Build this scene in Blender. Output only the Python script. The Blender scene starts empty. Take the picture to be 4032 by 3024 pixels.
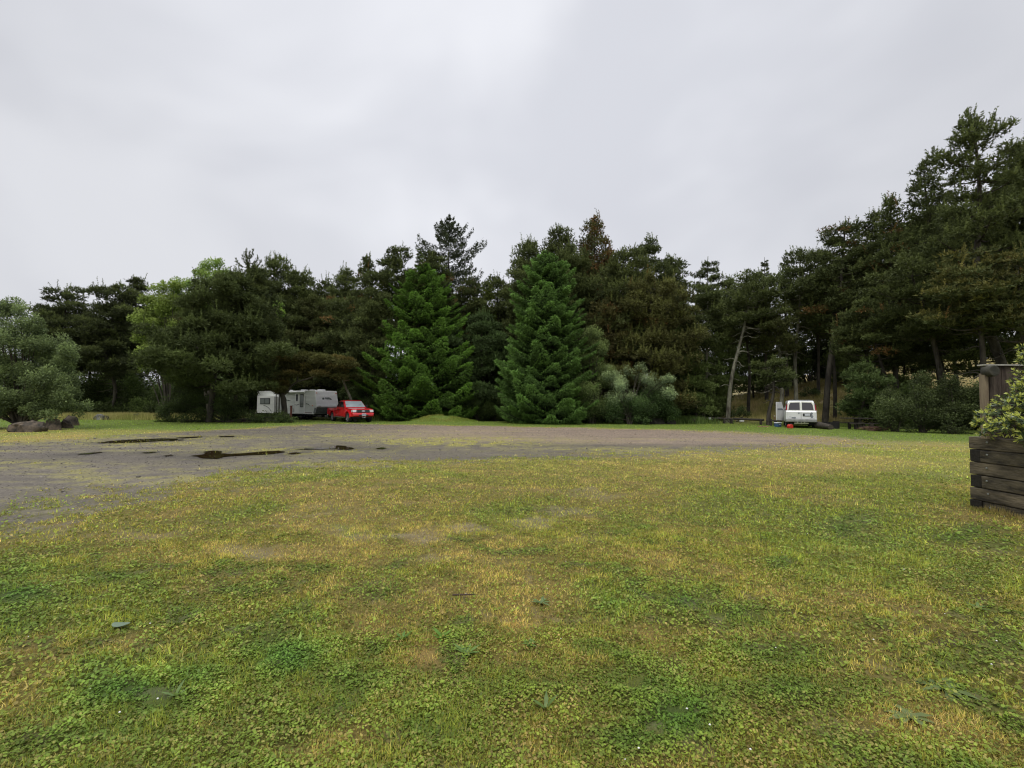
import bpy, bmesh, math, random
import numpy as np
from mathutils import Vector, Matrix

# ---------------------------------------------------------------- camera, world, sun, exposure
SC = bpy.context.scene
COL = SC.collection
F = 1900.0                                   # focal length in pixels of the 4032 px wide photograph
CAM_H = 1.6
PITCH = math.radians(2.41); ROLL = math.radians(0.395)
cam_d = bpy.data.cameras.new('camera'); cam = bpy.data.objects.new('camera', cam_d); COL.objects.link(cam)
cam_d.sensor_width = 36.0; cam_d.lens = F / 4032 * 36.0
cam_d.clip_start = 0.05; cam_d.clip_end = 3000
RM = Matrix.Rotation(math.pi / 2 + PITCH, 4, 'X') @ Matrix.Rotation(ROLL, 4, 'Z')
cam.matrix_world = Matrix.Translation((0, 0, CAM_H)) @ RM
SC.camera = cam
SC.view_settings.view_transform = 'Standard'; SC.view_settings.look = 'None'
SC.view_settings.exposure = 0.0; SC.view_settings.gamma = 1.0
SC.render.film_transparent = False
SC.cycles.max_bounces = 6; SC.cycles.diffuse_bounces = 4; SC.cycles.glossy_bounces = 3
SC.cycles.transmission_bounces = 4; SC.cycles.filter_width = 1.15; SC.cycles.transparent_max_bounces = 6

SUN_EL, SUN_AZ = math.radians(58), math.radians(20)
W = bpy.data.worlds.new('World'); SC.world = W; W.use_nodes = True
nt = W.node_tree; nt.nodes.clear()
def wn(t, **k):
    n = nt.nodes.new(t)
    for a, b in k.items(): setattr(n, a, b)
    return n
out = wn('ShaderNodeOutputWorld'); bg = wn('ShaderNodeBackground'); bg2 = wn('ShaderNodeBackground'); add = wn('ShaderNodeAddShader')
sky = wn('ShaderNodeTexSky', sky_type='NISHITA'); sky.sun_disc = False
sky.sun_elevation = SUN_EL; sky.sun_rotation = SUN_AZ; sky.air_density = 1.0; sky.dust_density = 6.0
bg.inputs['Strength'].default_value = 0.006
nt.links.new(sky.outputs[0], bg.inputs['Color'])
tc = wn('ShaderNodeTexCoord'); sep = wn('ShaderNodeSeparateXYZ'); nt.links.new(tc.outputs['Generated'], sep.inputs[0])
# overcast layer: soft cloud banks, brighter overhead
mp = wn('ShaderNodeMapping'); mp.inputs['Scale'].default_value = (1.2, 1.2, 1.7); mp.inputs['Location'].default_value = (0.35, 0.1, 0.2)
mp.inputs['Rotation'].default_value = (0.0, 0.45, 0.0)
nt.links.new(tc.outputs['Generated'], mp.inputs['Vector'])
nz = wn('ShaderNodeTexNoise'); nz.inputs['Scale'].default_value = 1.5; nz.inputs['Detail'].default_value = 3.5; nz.inputs['Roughness'].default_value = 0.5
nz.inputs['Distortion'].default_value = 0.35
nt.links.new(mp.outputs[0], nz.inputs['Vector'])
cr = wn('ShaderNodeValToRGB'); cr.color_ramp.interpolation = 'EASE'
cr.color_ramp.elements[0].position = 0.33; cr.color_ramp.elements[0].color = (0.590, 0.602, 0.650, 1)
cr.color_ramp.elements[1].position = 0.66; cr.color_ramp.elements[1].color = (0.760, 0.770, 0.810, 1)
nt.links.new(nz.outputs[0], cr.inputs[0])
# one broad brighter area of cloud ahead and high
dt = wn('ShaderNodeVectorMath', operation='DOT_PRODUCT'); dt.inputs[1].default_value = Vector((0.0, 0.74, 0.67)).normalized()
nt.links.new(tc.outputs['Generated'], dt.inputs[0])
mr = wn('ShaderNodeMapRange'); mr.interpolation_type = 'SMOOTHSTEP'
mr.inputs['From Min'].default_value = 0.72; mr.inputs['From Max'].default_value = 1.0; mr.inputs['To Min'].default_value = 0.96; mr.inputs['To Max'].default_value = 1.17
nt.links.new(dt.outputs['Value'], mr.inputs['Value'])
mz = wn('ShaderNodeMapRange'); mz.inputs['From Min'].default_value = 0.66; mz.inputs['From Max'].default_value = 1.0
mz.inputs['To Min'].default_value = 1.0; mz.inputs['To Max'].default_value = 3.0
nt.links.new(sep.outputs['Z'], mz.inputs['Value'])
mm = wn('ShaderNodeMath', operation='MULTIPLY'); nt.links.new(mr.outputs[0], mm.inputs[0]); nt.links.new(mz.outputs[0], mm.inputs[1])
nt.links.new(cr.outputs[0], bg2.inputs['Color']); nt.links.new(mm.outputs[0], bg2.inputs['Strength'])
nt.links.new(bg.outputs[0], add.inputs[0]); nt.links.new(bg2.outputs[0], add.inputs[1]); nt.links.new(add.outputs[0], out.inputs['Surface'])

sd = bpy.data.lights.new('sun', 'SUN'); sd.energy = 1.5; sd.angle = math.radians(25); sd.color = (1.0, 0.96, 0.9)
so = bpy.data.objects.new('sun', sd); COL.objects.link(so)
# sun_rotation is measured from +Y; the sun stands behind the photographer's left shoulder
SAZ = math.radians(200); sky.sun_rotation = SAZ
sdir = Vector((math.sin(SAZ) * math.cos(SUN_EL), math.cos(SAZ) * math.cos(SUN_EL), math.sin(SUN_EL)))
so.rotation_euler = sdir.to_track_quat('Z', 'Y').to_euler()

# ---------------------------------------------------------------- helpers
R3 = RM.to_3x3(); RA = np.array(R3)
def ray(px, py):
    return R3 @ Vector(((px - 2016) / F, -(py - 1512) / F, -1))
def on_depth(px, py, Y):
    d = ray(px, py); t = Y / d.y
    return Vector((d.x * t, Y, CAM_H + d.z * t))
def on_ground(px, py):
    d = ray(px, py); t = -CAM_H / d.z
    return Vector((d.x * t, d.y * t, 0))
def proj(x, y, z):
    P = np.stack([x, y, z - CAM_H], -1) @ RA       # R^T p
    w = np.where(P[..., 2] < -0.05, -P[..., 2], 0.05)
    return 2016 + F * P[..., 0] / w, 1512 - F * P[..., 1] / w
def smooth(t): t = np.clip(t, 0, 1); return t * t * (3 - 2 * t)

def _hash(ix, iy, seed):
    h = (ix.astype(np.int64) * 374761393 + iy.astype(np.int64) * 668265263 + seed * 1442695041) & 0xffffffff
    h = ((h ^ (h >> 13)) * 1274126177) & 0xffffffff
    return ((h ^ (h >> 16)) & 0xffff) / 65535.0
def vnoise(x, y, seed):
    ix = np.floor(x); iy = np.floor(y); fx = smooth(x - ix); fy = smooth(y - iy)
    a = _hash(ix, iy, seed); b = _hash(ix + 1, iy, seed); c = _hash(ix, iy + 1, seed); d = _hash(ix + 1, iy + 1, seed)
    return (a * (1 - fx) + b * fx) * (1 - fy) + (c * (1 - fx) + d * fx) * fy
def fbm(x, y, seed, octv=4):
    s = np.zeros_like(x, float); a = 0.5; n = 0
    for o in range(octv):
        s += a * vnoise(x * 2 ** o + 17.3 * o, y * 2 ** o - 9.1 * o, seed + o); n += a; a *= 0.55
    return s / n

def gh(x, y):
    """height of the ground"""
    x = np.asarray(x, float); y = np.asarray(y, float)
    A = np.clip((x - 17.5) * 0.235, 0, 6.5)
    t = smooth((y - (43.5 - 0.42 * np.clip(x - 24, 0, 40))) / 17.0)
    h = A * t
    h = h + 0.35 * (fbm(x * .25, y * .25, 5) - .5) * smooth((y - 46) / 8) * (1 + A * .4)
    # the little grassy mound in front of the bright spruce
    mc = MOUND
    h = h + 0.56 * np.exp(-(((x - mc[0]) / 1.75) ** 2 + ((y - mc[1]) / 1.4) ** 2) ** 1.0) + 0.26 * np.exp(-(((x - mc[0] - 2.1) / 1.6) ** 2 + ((y - mc[1]) / 1.3) ** 2))
    # slight dips of the lawn
    near = smooth((np.hypot(x, y) - 1.5) / 3)
    h = h + 0.03 * (fbm(x * .6, y * .6, 77, 2) - .5) * smooth((22 - y) / 8) * near * smooth((y + 3 + .25 * x - 6) / 6) * 0.6
    return h
MOUND = on_depth(1712, 1650, 41.3)
def ghs(x, y): return float(gh(np.array([x]), np.array([y]))[0])

def tag(o, label=None, cat=None, group=None, kind=None):
    if label: o['label'] = label
    if cat: o['category'] = cat
    if group: o['group'] = group
    if kind: o['kind'] = kind
    return o
def empty(name, loc, rz=0.0, label=None, cat=None, group=None):
    o = bpy.data.objects.new(name, None); COL.objects.link(o); o.location = loc; o.rotation_euler = (0, 0, rz)
    o.empty_display_size = 0.3
    return tag(o, label, cat, group)
def link_mesh(name, me, mat, parent=None):
    o = bpy.data.objects.new(name, me); COL.objects.link(o)
    if mat is not None: me.materials.append(mat)
    if parent is not None: o.parent = parent
    return o
def np_mesh(name, V, Fc, mat, parent=None, col=None, nper=3, smooth_=False, vcolname='Col'):
    me = bpy.data.meshes.new(name); n = len(V); m = len(Fc)
    me.vertices.add(n); me.vertices.foreach_set('co', np.asarray(V, np.float32).ravel())
    me.loops.add(m * nper); me.loops.foreach_set('vertex_index', np.asarray(Fc, np.int32).ravel())
    me.polygons.add(m); me.polygons.foreach_set('loop_start', np.arange(0, m * nper, nper, dtype=np.int32))
    me.polygons.foreach_set('loop_total', np.full(m, nper, np.int32))
    if smooth_: me.polygons.foreach_set('use_smooth', np.ones(m, bool))
    if col is not None:
        at = me.color_attributes.new(vcolname, 'FLOAT_COLOR', 'POINT')
        c = np.ones((n, 4), np.float32); c[:, :3] = np.clip(col[:, :3], 0, 1)
        if col.shape[1] > 3: c[:, 3] = col[:, 3]
        at.data.foreach_set('color', c.ravel())
    me.update(calc_edges=True)
    return link_mesh(name, me, mat, parent)

# ---- solid modelling in bmesh
def bx(bm, c, s, rot=None, M=None):
    r = bmesh.ops.create_cube(bm, size=1.0)
    m = Matrix.Translation(c) @ (rot if rot else Matrix.Identity(4)) @ Matrix.Diagonal((s[0], s[1], s[2], 1))
    if M: m = M @ m
    bmesh.ops.transform(bm, matrix=m, verts=r['verts']); return r['verts']
def cyl(bm, p0, p1, r0, r1=None, seg=16, caps=True):
    p0 = Vector(p0); p1 = Vector(p1); d = p1 - p0
    r = bmesh.ops.create_cone(bm, cap_ends=caps, segments=seg, radius1=r0, radius2=r0 if r1 is None else r1, depth=d.length)
    q = d.to_track_quat('Z', 'Y').to_matrix().to_4x4()
    bmesh.ops.transform(bm, matrix=Matrix.Translation((p0 + p1) / 2) @ q, verts=r['verts']); return r['verts']
def ring(bm, c, axis, prof, seg=24):
    """lathe: prof = [(radius, offset along axis)]"""
    ax = Vector(axis).normalized(); q = ax.to_track_quat('Z', 'Y').to_matrix()
    rows = []
    for (r, h) in prof:
        rows.append([bm.verts.new(Vector(c) + q @ Vector((r * math.cos(2 * math.pi * k / seg), r * math.sin(2 * math.pi * k / seg), h))) for k in range(seg)])
    for a, b in zip(rows[:-1], rows[1:]):
        for k in range(seg):
            try: bm.faces.new((a[k], a[(k + 1) % seg], b[(k + 1) % seg], b[k]))
            except ValueError: pass
    return rows
def prism(bm, prof, w):
    """side outline in (x,z); half width w (number or function of x,z), thickness over y"""
    f = w if callable(w) else (lambda x, z: w)
    A = [bm.verts.new((x, -f(x, z), z)) for x, z in prof]; B = [bm.verts.new((x, f(x, z), z)) for x, z in prof]
    bm.faces.new(A); bm.faces.new(B[::-1]); n = len(prof)
    for i in range(n): bm.faces.new((A[(i + 1) % n], A[i], B[i], B[(i + 1) % n]))
def slab(bm, pts, n, t):
    """a flat polygon given by 3D points, thickened by t along n"""
    n = Vector(n).normalized() * t
    A = [bm.verts.new(Vector(p)) for p in pts]; B = [bm.verts.new(Vector(p) + n) for p in pts]
    bm.faces.new(A[::-1]); bm.faces.new(B); k = len(pts)
    for i in range(k): bm.faces.new((A[i], A[(i + 1) % k], B[(i + 1) % k], B[i]))
def obj(name, bm, mat, parent=None, bevel=0, seg=2, smooth_=False):
    bmesh.ops.recalc_face_normals(bm, faces=bm.faces[:])
    me = bpy.data.meshes.new(name); bm.to_mesh(me); bm.free()
    o = link_mesh(name, me, mat, parent)
    if smooth_:
        me.polygons.foreach_set('use_smooth', np.ones(len(me.polygons), bool))
        me.set_sharp_from_angle(angle=math.radians(38))
    if bevel:
        b = o.modifiers.new('bevel', 'BEVEL'); b.width = bevel; b.segments = seg; b.limit_method = 'ANGLE'; b.angle_limit = math.radians(35)
        b.harden_normals = False
    return o

# ---- materials
def mat(name, col=(.5, .5, .5), rough=.6, metal=0.0, spec=0.5, noise=0.0, nscale=8.0, bump=0.0, bscale=30.0, alpha=None, coat=0.0, stretch=None, col2=None, emit=None):
    m = bpy.data.materials.new(name); m.use_nodes = True; t = m.node_tree; b = t.nodes['Principled BSDF']
    b.inputs['Base Color'].default_value = (*col, 1); b.inputs['Roughness'].default_value = rough; b.inputs['Metallic'].default_value = metal
    b.inputs['Specular IOR Level'].default_value = spec; b.inputs['Coat Weight'].default_value = coat
    if noise or bump or col2:
        c = t.nodes.new('ShaderNodeTexCoord'); mpn = t.nodes.new('ShaderNodeMapping'); t.links.new(c.outputs['Object'], mpn.inputs[0])
        if stretch: mpn.inputs['Scale'].default_value = stretch
        n = t.nodes.new('ShaderNodeTexNoise'); n.inputs['Scale'].default_value = nscale; n.inputs['Detail'].default_value = 6; n.inputs['Roughness'].default_value = .62
        t.links.new(mpn.outputs[0], n.inputs['Vector'])
        r = t.nodes.new('ShaderNodeValToRGB'); r.color_ramp.elements[0].position = .36; r.color_ramp.elements[1].position = .66
        c2 = col2 if col2 else tuple(min(1, x * (1 + noise)) for x in col)
        c1 = col if col2 else tuple(x * (1 - noise) for x in col)
        r.color_ramp.elements[0].color = (*c1, 1); r.color_ramp.elements[1].color = (*c2, 1)
        t.links.new(n.outputs[0], r.inputs[0]); t.links.new(r.outputs[0], b.inputs['Base Color'])
        if bump:
            n2 = t.nodes.new('ShaderNodeTexNoise'); n2.inputs['Scale'].default_value = bscale; n2.inputs['Detail'].default_value = 5
            t.links.new(mpn.outputs[0], n2.inputs['Vector'])
            bp = t.nodes.new('ShaderNodeBump'); bp.inputs['Strength'].default_value = bump; bp.inputs['Distance'].default_value = .02
            t.links.new(n2.outputs[0], bp.inputs['Height']); t.links.new(bp.outputs[0], b.inputs['Normal'])
    return m
def leaf_mat(name, rough=.5, trans=.3, spec=.35, gain=1.0):
    m = bpy.data.materials.new(name); m.use_nodes = True; t = m.node_tree; b = t.nodes['Principled BSDF']; o = t.nodes['Material Output']
    a = t.nodes.new('ShaderNodeAttribute'); a.attribute_name = 'Col'
    oi = t.nodes.new('ShaderNodeObjectInfo')
    hs = t.nodes.new('ShaderNodeHueSaturation'); t.links.new(a.outputs['Color'], hs.inputs['Color'])
    mr_ = t.nodes.new('ShaderNodeMapRange'); mr_.inputs['To Min'].default_value = .82 * gain; mr_.inputs['To Max'].default_value = 1.15 * gain
    t.links.new(oi.outputs['Random'], mr_.inputs['Value']); t.links.new(mr_.outputs[0], hs.inputs['Value'])
    t.links.new(hs.outputs[0], b.inputs['Base Color']); b.inputs['Roughness'].default_value = rough; b.inputs['Specular IOR Level'].default_value = spec
    tr = t.nodes.new('ShaderNodeBsdfTranslucent'); t.links.new(hs.outputs[0], tr.inputs['Color'])
    mx = t.nodes.new('ShaderNodeMixShader'); mx.inputs[0].default_value = trans
    t.links.new(b.outputs[0], mx.inputs[1]); t.links.new(tr.outputs[0], mx.inputs[2]); t.links.new(mx.outputs[0], o.inputs['Surface'])
    return m
M_NEEDLE = leaf_mat('needle_foliage', .65, .24, .15, 1.78)
M_LEAF = leaf_mat('leaf_foliage', .55, .33, .18, 1.45)
M_GRASS = leaf_mat('grass_blades', .6, .3, .12, 1.34)
M_BARK = mat('bark', (.022, .018, .014), .9, noise=.5, nscale=3, bump=.8, bscale=14, stretch=(1, 1, .35), col2=(.085, .075, .055))
M_BARK2 = mat('lichened_bark', (.05, .042, .03), .9, nscale=2.6, bump=.8, bscale=14, stretch=(1, 1, .4), col2=(.27, .27, .2))
M_WOOD = mat('weathered_wood', (.03, .026, .02), .85, nscale=5, bump=.6, bscale=25, stretch=(.6, 3, 3), col2=(.085, .072, .052))
# ---------------------------------------------------------------- ground, gravel lot, puddles, grass
def poly_sd(poly, x, y):
    """signed distance, positive inside"""
    d = np.full(x.shape, 1e9); ins = np.zeros(x.shape, bool); n = len(poly)
    for i in range(n):
        ax, ay = poly[i]; bx_, by = poly[(i + 1) % n]
        ex, ey = bx_ - ax, by - ay; wx, wy = x - ax, y - ay
        t = np.clip((wx * ex + wy * ey) / (ex * ex + ey * ey + 1e-12), 0, 1)
        d = np.minimum(d, (wx - ex * t) ** 2 + (wy - ey * t) ** 2)
        c = ((ay > y) != (by > y)) & (x < (bx_ - ax) * (y - ay) / (by - ay + 1e-12) + ax)
        ins ^= c
    return np.where(ins, 1, -1) * np.sqrt(d)
far_e = [(-700, 1768), (0, 1744), (400, 1724), (700, 1700), (1000, 1686), (1300, 1668), (1600, 1673), (2000, 1679), (2500, 1690), (2900, 1702), (3250, 1722)]
near_e = [(3430, 1748), (3100, 1768), (2700, 1786), (2300, 1796), (1900, 1808), (1500, 1828), (1100, 1856), (800, 1900), (560, 1935), (300, 2010), (0, 2080), (-900, 2190)]
LOT = [tuple(on_ground(*p)[:2]) for p in far_e + near_e]
# ground patches found in the photograph: px, py, rx, ry, kind, strength
PATCH = [
 # dark clover
 (520, 2740, 260, 75, 'c', 1.0), (760, 2650, 150, 60, 'c', .7), (1170, 2600, 140, 80, 'c', 1.0), (1060, 2520, 160, 70, 'c', .6), (350, 2640, 120, 40, 'c', .6),
 (90, 2360, 170, 90, 'c', .9), (60, 2460, 130, 60, 'c', .5), (480, 2270, 180, 45, 'c', .6), (940, 2330, 120, 45, 'c', .6), (1480, 2350, 130, 60, 'c', .5),
 (2700, 2370, 150, 75, 'c', .95), (2860, 2420, 170, 60, 'c', .7), (3120, 2560, 260, 80, 'c', .55), (2690, 2830, 190, 110, 'c', 1.0), (2500, 2700, 220, 90, 'c', .6), (2560, 2900, 200, 90, 'c', .8),
 (3080, 2700, 220, 80, 'c', .7), (3350, 2700, 250, 90, 'c', .4), (3900, 2560, 200, 90, 'c', .6), (1700, 2880, 150, 70, 'c', .5), (3300, 2070, 130, 38, 'c', .75), (3800, 2100, 190, 34, 'c', .7),
 (3950, 2140, 120, 40, 'c', .5), (300, 2900, 260, 60, 'c', .4), (1400, 2700, 160, 80, 'c', .5), (2050, 2700, 240, 80, 'c', .4),
 # bright fresh green
 (2390, 2370, 130, 68, 'g', 1.0), (2480, 2330, 90, 40, 'g', .5), (150, 2250, 260, 60, 'g', .6), (700, 2450, 260, 60, 'g', .4), (3450, 2150, 330, 70, 'g', .7), (3250, 2260, 220, 60, 'g', .5), (3850, 2260, 300, 90, 'g', .6),
 (3500, 1970, 300, 60, 'g', .5), (3650, 1860, 300, 50, 'g', .6), (1360, 2080, 50, 18, 'g', .8), (1580, 2215, 90, 25, 'g', .4), (2900, 2560, 160, 60, 'g', .5), (2650, 2700, 120, 80, 'g', .6), (2830, 2050, 200, 40, 'g', .3),
 (3760, 1790, 330, 22, 'g', .5), (1800, 2520, 120, 50, 'g', .3), (1150, 2440, 260, 40, 'g', .35),
 # straw-brown dead grass
 (1700, 2590, 120, 80, 'd', 1.0), (1450, 2900, 170, 60, 'd', .8), (1180, 2960, 260, 60, 'd', .8), (1900, 2170, 330, 55, 'd', .7), (1500, 2210, 220, 40, 'd', .7), (2230, 2250, 200, 45, 'd', .5), (2050, 2440, 130, 50, 'd', .8),
 (2880, 2085, 60, 30, 'r', 1.0), (3060, 2080, 60, 18, 'r', .6), (2600, 2070, 140, 40, 'd', .6), (3600, 2840, 330, 90, 'd', .8), (3900, 2930, 260, 90, 'r', .5), (3000, 2490, 240, 50, 'd', .5), (2320, 2560, 150, 60, 'd', .4),
 (560, 2560, 120, 60, 'd', .8), (170, 2550, 180, 70, 'd', .7), (230, 2290, 130, 30, 'd', .7), (600, 2180, 350, 45, 'd', .5), (1000, 2260, 200, 30, 'd', .6), (200, 2840, 150, 50, 'd', .6), (380, 2960, 200, 50, 'd', .7), (900, 2870, 200, 60, 'd', .4),
 (1300, 2160, 250, 40, 'd', .6), (2750, 2960, 120, 60, 'd', .4), (2100, 2960, 160, 50, 'd', .4), (1600, 2760, 130, 45, 'd', .3), (1900, 2380, 140, 40, 'd', .5), (3450, 2530, 140, 50, 'd', .4),
 (3300, 1830, 500, 40, 'd', .6), (2700, 1850, 500, 26, 'd', .5), (2500, 1950, 300, 40, 'd', .35),
 # bare stony ground showing
 (1400, 2085, 130, 26, 'b', .8), (1580, 2110, 150, 26, 'b', .9), (1820, 2075, 120, 22, 'b', .9), (2080, 2040, 130, 24, 'b', .9), (2230, 2020, 140, 18, 'b', .7), (980, 2165, 140, 30, 'b', .8), (130, 2090, 140, 22, 'b', .6), (1690, 2200, 70, 26, 'b', .7),
 (2300, 2110, 120, 26, 'b', .4), (560, 2090, 220, 20, 'b', .4), (1240, 2020, 130, 14, 'b', .5), (2330, 1945, 160, 14, 'b', .5), (2000, 2210, 120, 22, 'b', .3),
 # dark soil ruts of a tyre
 (3140, 2395, 75, 16, 's', .8), (3220, 2420, 70, 14, 's', .9), (3560, 2350, 70, 14, 's', .5), (3790, 2335, 60, 15, 's', .8), (3890, 2372, 75, 18, 's', .8), (3600, 2480, 110, 16, 's', .8), (3720, 2530, 100, 16, 's', .9), (3560, 2390, 60, 24, 's', .4),
 (3690, 2130, 40, 12, 's', .5), (1640, 2360, 60, 12, 's', .3), (4020, 2700, 50, 60, 's', .5), (3950, 2470, 70, 20, 's', .5),
]
PUDS = [
 ([(380, 1744), (440, 1736), (520, 1731), (640, 1726), (690, 1727), (700, 1730), (650, 1735), (560, 1741), (450, 1745)], 'long brown puddle farthest left on the gravel'),
 ([(690, 1724), (740, 1720), (800, 1718), (795, 1721), (720, 1726)], 'thin sliver of puddle at the far edge of the gravel'),
 ([(660, 1733), (720, 1731), (722, 1733), (670, 1736)], 'tiny puddle just off the end of the long left puddle'),
 ([(860, 1718), (920, 1716), (925, 1719), (870, 1721)], 'short thin puddle nearest the dark bushy pine'),
 ([(300, 1789), (350, 1784), (400, 1780), (405, 1782), (350, 1789)], 'small narrow puddle leftmost on the dark gravel'),
 ([(553, 1783), (600, 1779), (618, 1781), (580, 1785)], 'small oval puddle between the narrow one and the big one'),
 ([(640, 1795), (670, 1793), (684, 1795), (655, 1798)], 'tiny oval puddle just left of the big brown puddle'),
 ([(750, 1795), (800, 1790), (818, 1783), (805, 1779), (840, 1775), (872, 1777), (868, 1784), (900, 1788), (980, 1783), (1050, 1777), (1100, 1775), (1122, 1780), (1080, 1786), (1000, 1791), (900, 1797), (850, 1806), (800, 1804)], 'big irregular brown puddle in the middle of the dark gravel'),
 ([(1132, 1786), (1170, 1781), (1186, 1784), (1150, 1788)], 'small puddle just right of the big brown puddle'),
 ([(1158, 1770), (1230, 1764), (1300, 1762), (1330, 1754), (1360, 1756), (1396, 1767), (1370, 1771), (1300, 1768), (1220, 1771)], 'pointed brown puddle nearest the red truck side of the gravel'),
 ([(1478, 1766), (1500, 1762), (1522, 1764), (1510, 1768), (1490, 1768)], 'little lone puddle right of the pointed puddle'),
]
PUDW = [[tuple(on_ground(*q)[:2]) for q in pp] for pp, _ in PUDS]
def fields(x, y):
    """material make-up of the ground at a point: dict of weights"""
    px, py = proj(x, y, np.zeros_like(x))
    r = np.hypot(x, y)
    wob = (fbm(x * 1.3, y * 1.3, 11) - .5)
    wx = px + (fbm(x * 2.1, y * 2.1, 21) - .5) * 150 * np.clip(8 / r, .2, 1.3); wy = py + (fbm(x * 2.1, y * 2.1, 31) - .5) * 90 * np.clip(7 / r, .12, 1.3)
    f = {k: np.zeros_like(x) for k in 'cgdrbs'}
    front = y > 0.5
    for (cx, cy, rx, ry, k, s) in PATCH:
        m = (np.abs(wx - cx) < 2.2 * rx) & (np.abs(wy - cy) < 2.2 * ry) & front
        if not m.any(): continue
        e = np.exp(-(((wx[m] - cx) / rx) ** 2 + ((wy[m] - cy) / ry) ** 2) * 1.15)
        f[k][m] = np.maximum(f[k][m], s * e)
    # natural mottling everywhere
    n1 = fbm(x * .55, y * .55, 41); n2 = fbm(x * 1.9, y * 1.9, 51); n3 = fbm(x * 5.5, y * 5.5, 61, 3)
    f['g'] = np.maximum(f['g'], smooth((n1 - .52) / .2) * .5)
    f['d'] = np.maximum(f['d'], smooth((.52 - n2 * .6 - n1 * .4) / .20) * .55)
    f['c'] = np.maximum(f['c'], smooth((n2 * .6 + n3 * .4 - .56) / .14) * .5 * smooth((9 - r) / 4))
    f['b'] = np.maximum(f['b'], smooth((n3 - .66) / .1) * .3)
    # gravel lot
    sd = poly_sd(LOT, x, y)
    w1 = (fbm(x * .5, y * .5, 71) - .5); w2 = (fbm(x * 2.6, y * 2.6, 81) - .5)
    edge = np.where(y > 27, 1.3, 2.6) + smooth((x - 6) / 12) * 5.5
    w3 = (n3 - .5)
    f['lot'] = smooth((sd + w1 * 2.6 + w2 * 1.4 + w3 * 2.6 * (edge / 2)) / edge + .45)
    f['sd'] = sd
    # moss and thin grass growing through the lot
    e1 = np.exp(-(((px - 1800) / 420) ** 2 + ((py - 1738) / 20) ** 2)); e1 = np.maximum(e1, .8 * np.exp(-(((px - 1100) / 420) ** 2 + ((py - 1775) / 16) ** 2)))
    e1 = np.maximum(e1, .75 * np.exp(-(((px - 760) / 400) ** 2 + ((py - 1722) / 12) ** 2))); e1 = np.maximum(e1, .7 * np.exp(-(((px - 500) / 500) ** 2 + ((py - 1742) / 13) ** 2)))
    e1 = np.maximum(e1, .6 * np.exp(-(((px - 1350) / 250) ** 2 + ((py - 1715) / 12) ** 2))); e1 = np.maximum(e1, .5 * np.exp(-(((px - 100) / 300) ** 2 + ((py - 1820) / 14) ** 2)))
    e1 = np.maximum(e1, .55 * np.exp(-(((px - 1300) / 500) ** 2 + ((py - 1820) / 14) ** 2))); e1 = np.maximum(e1, .6 * np.exp(-(((px - 2500) / 500) ** 2 + ((py - 1770) / 13) ** 2)))
    f['trk'] = fbm(x * .16 + 3, (y - .12 * x) * 1.15, 95, 3) * .6 + fbm(x * .5, y * 3.1, 97, 3) * .4
    e1 = np.maximum(e1, .38 * smooth((f['trk'] - .52) / .12))
    f['moss'] = np.clip(e1 * front * (.75 + 1.7 * (fbm(x * .8, y * 1.6, 91) - .33)), 0, 1) * smooth((fbm(x * 3, y * 3, 92) - .3) / .3)
    # brown, finer gravel on the far right side, dark wet gravel left and near
    f['brown'] = smooth((px - 1150) / 700) * smooth((1752 + (px - 2000) * .012 - py + w1 * 30) / 26) * front
    f['farg'] = smooth((y - 22 + 0.12 * x) / 5) * (sd < 0) * front       # green verge beyond the lot
    f['duneg'] = smooth((gh(x, y) - .25 + w1 * .8) / .6) * (x > 15) + np.exp(-(((px - 2960) / 130) ** 2 + ((y - 52) / 7) ** 2)) * .8
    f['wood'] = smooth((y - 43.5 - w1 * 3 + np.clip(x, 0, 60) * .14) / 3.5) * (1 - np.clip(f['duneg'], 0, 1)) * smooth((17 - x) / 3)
    wet = np.zeros_like(x); m = (y > 10) & (y < 36) & (x > -32) & (x < -3)
    if m.any():
        for pl in PUDW: wet[m] = np.maximum(wet[m], np.exp(-np.maximum(-poly_sd(pl, x[m], y[m]) + w2[m] * .5, 0) / .5))
    f['wet'] = wet
    f['n'] = (n1, n2, n3, w1, w2); f['px'] = px; f['py'] = py; f['rad'] = r
    return f
def C(*a): return np.array(a, float)
OLIVE = C(.285, .255, .046); STRAW = C(.37, .300, .115); GREEN = C(.165, .235, .032); CLOVER = C(.080, .150, .020); RUST = C(.30, .165, .062); SOIL = C(.060, .045, .030)
STONE = C(.21, .18, .125); YEL = C(.33, .305, .085)
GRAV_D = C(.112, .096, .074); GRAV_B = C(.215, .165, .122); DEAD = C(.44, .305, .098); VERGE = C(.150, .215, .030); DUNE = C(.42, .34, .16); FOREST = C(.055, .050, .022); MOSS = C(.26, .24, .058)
def mixc(a, b, t): return a * (1 - t[:, None]) + b * t[:, None]
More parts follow.
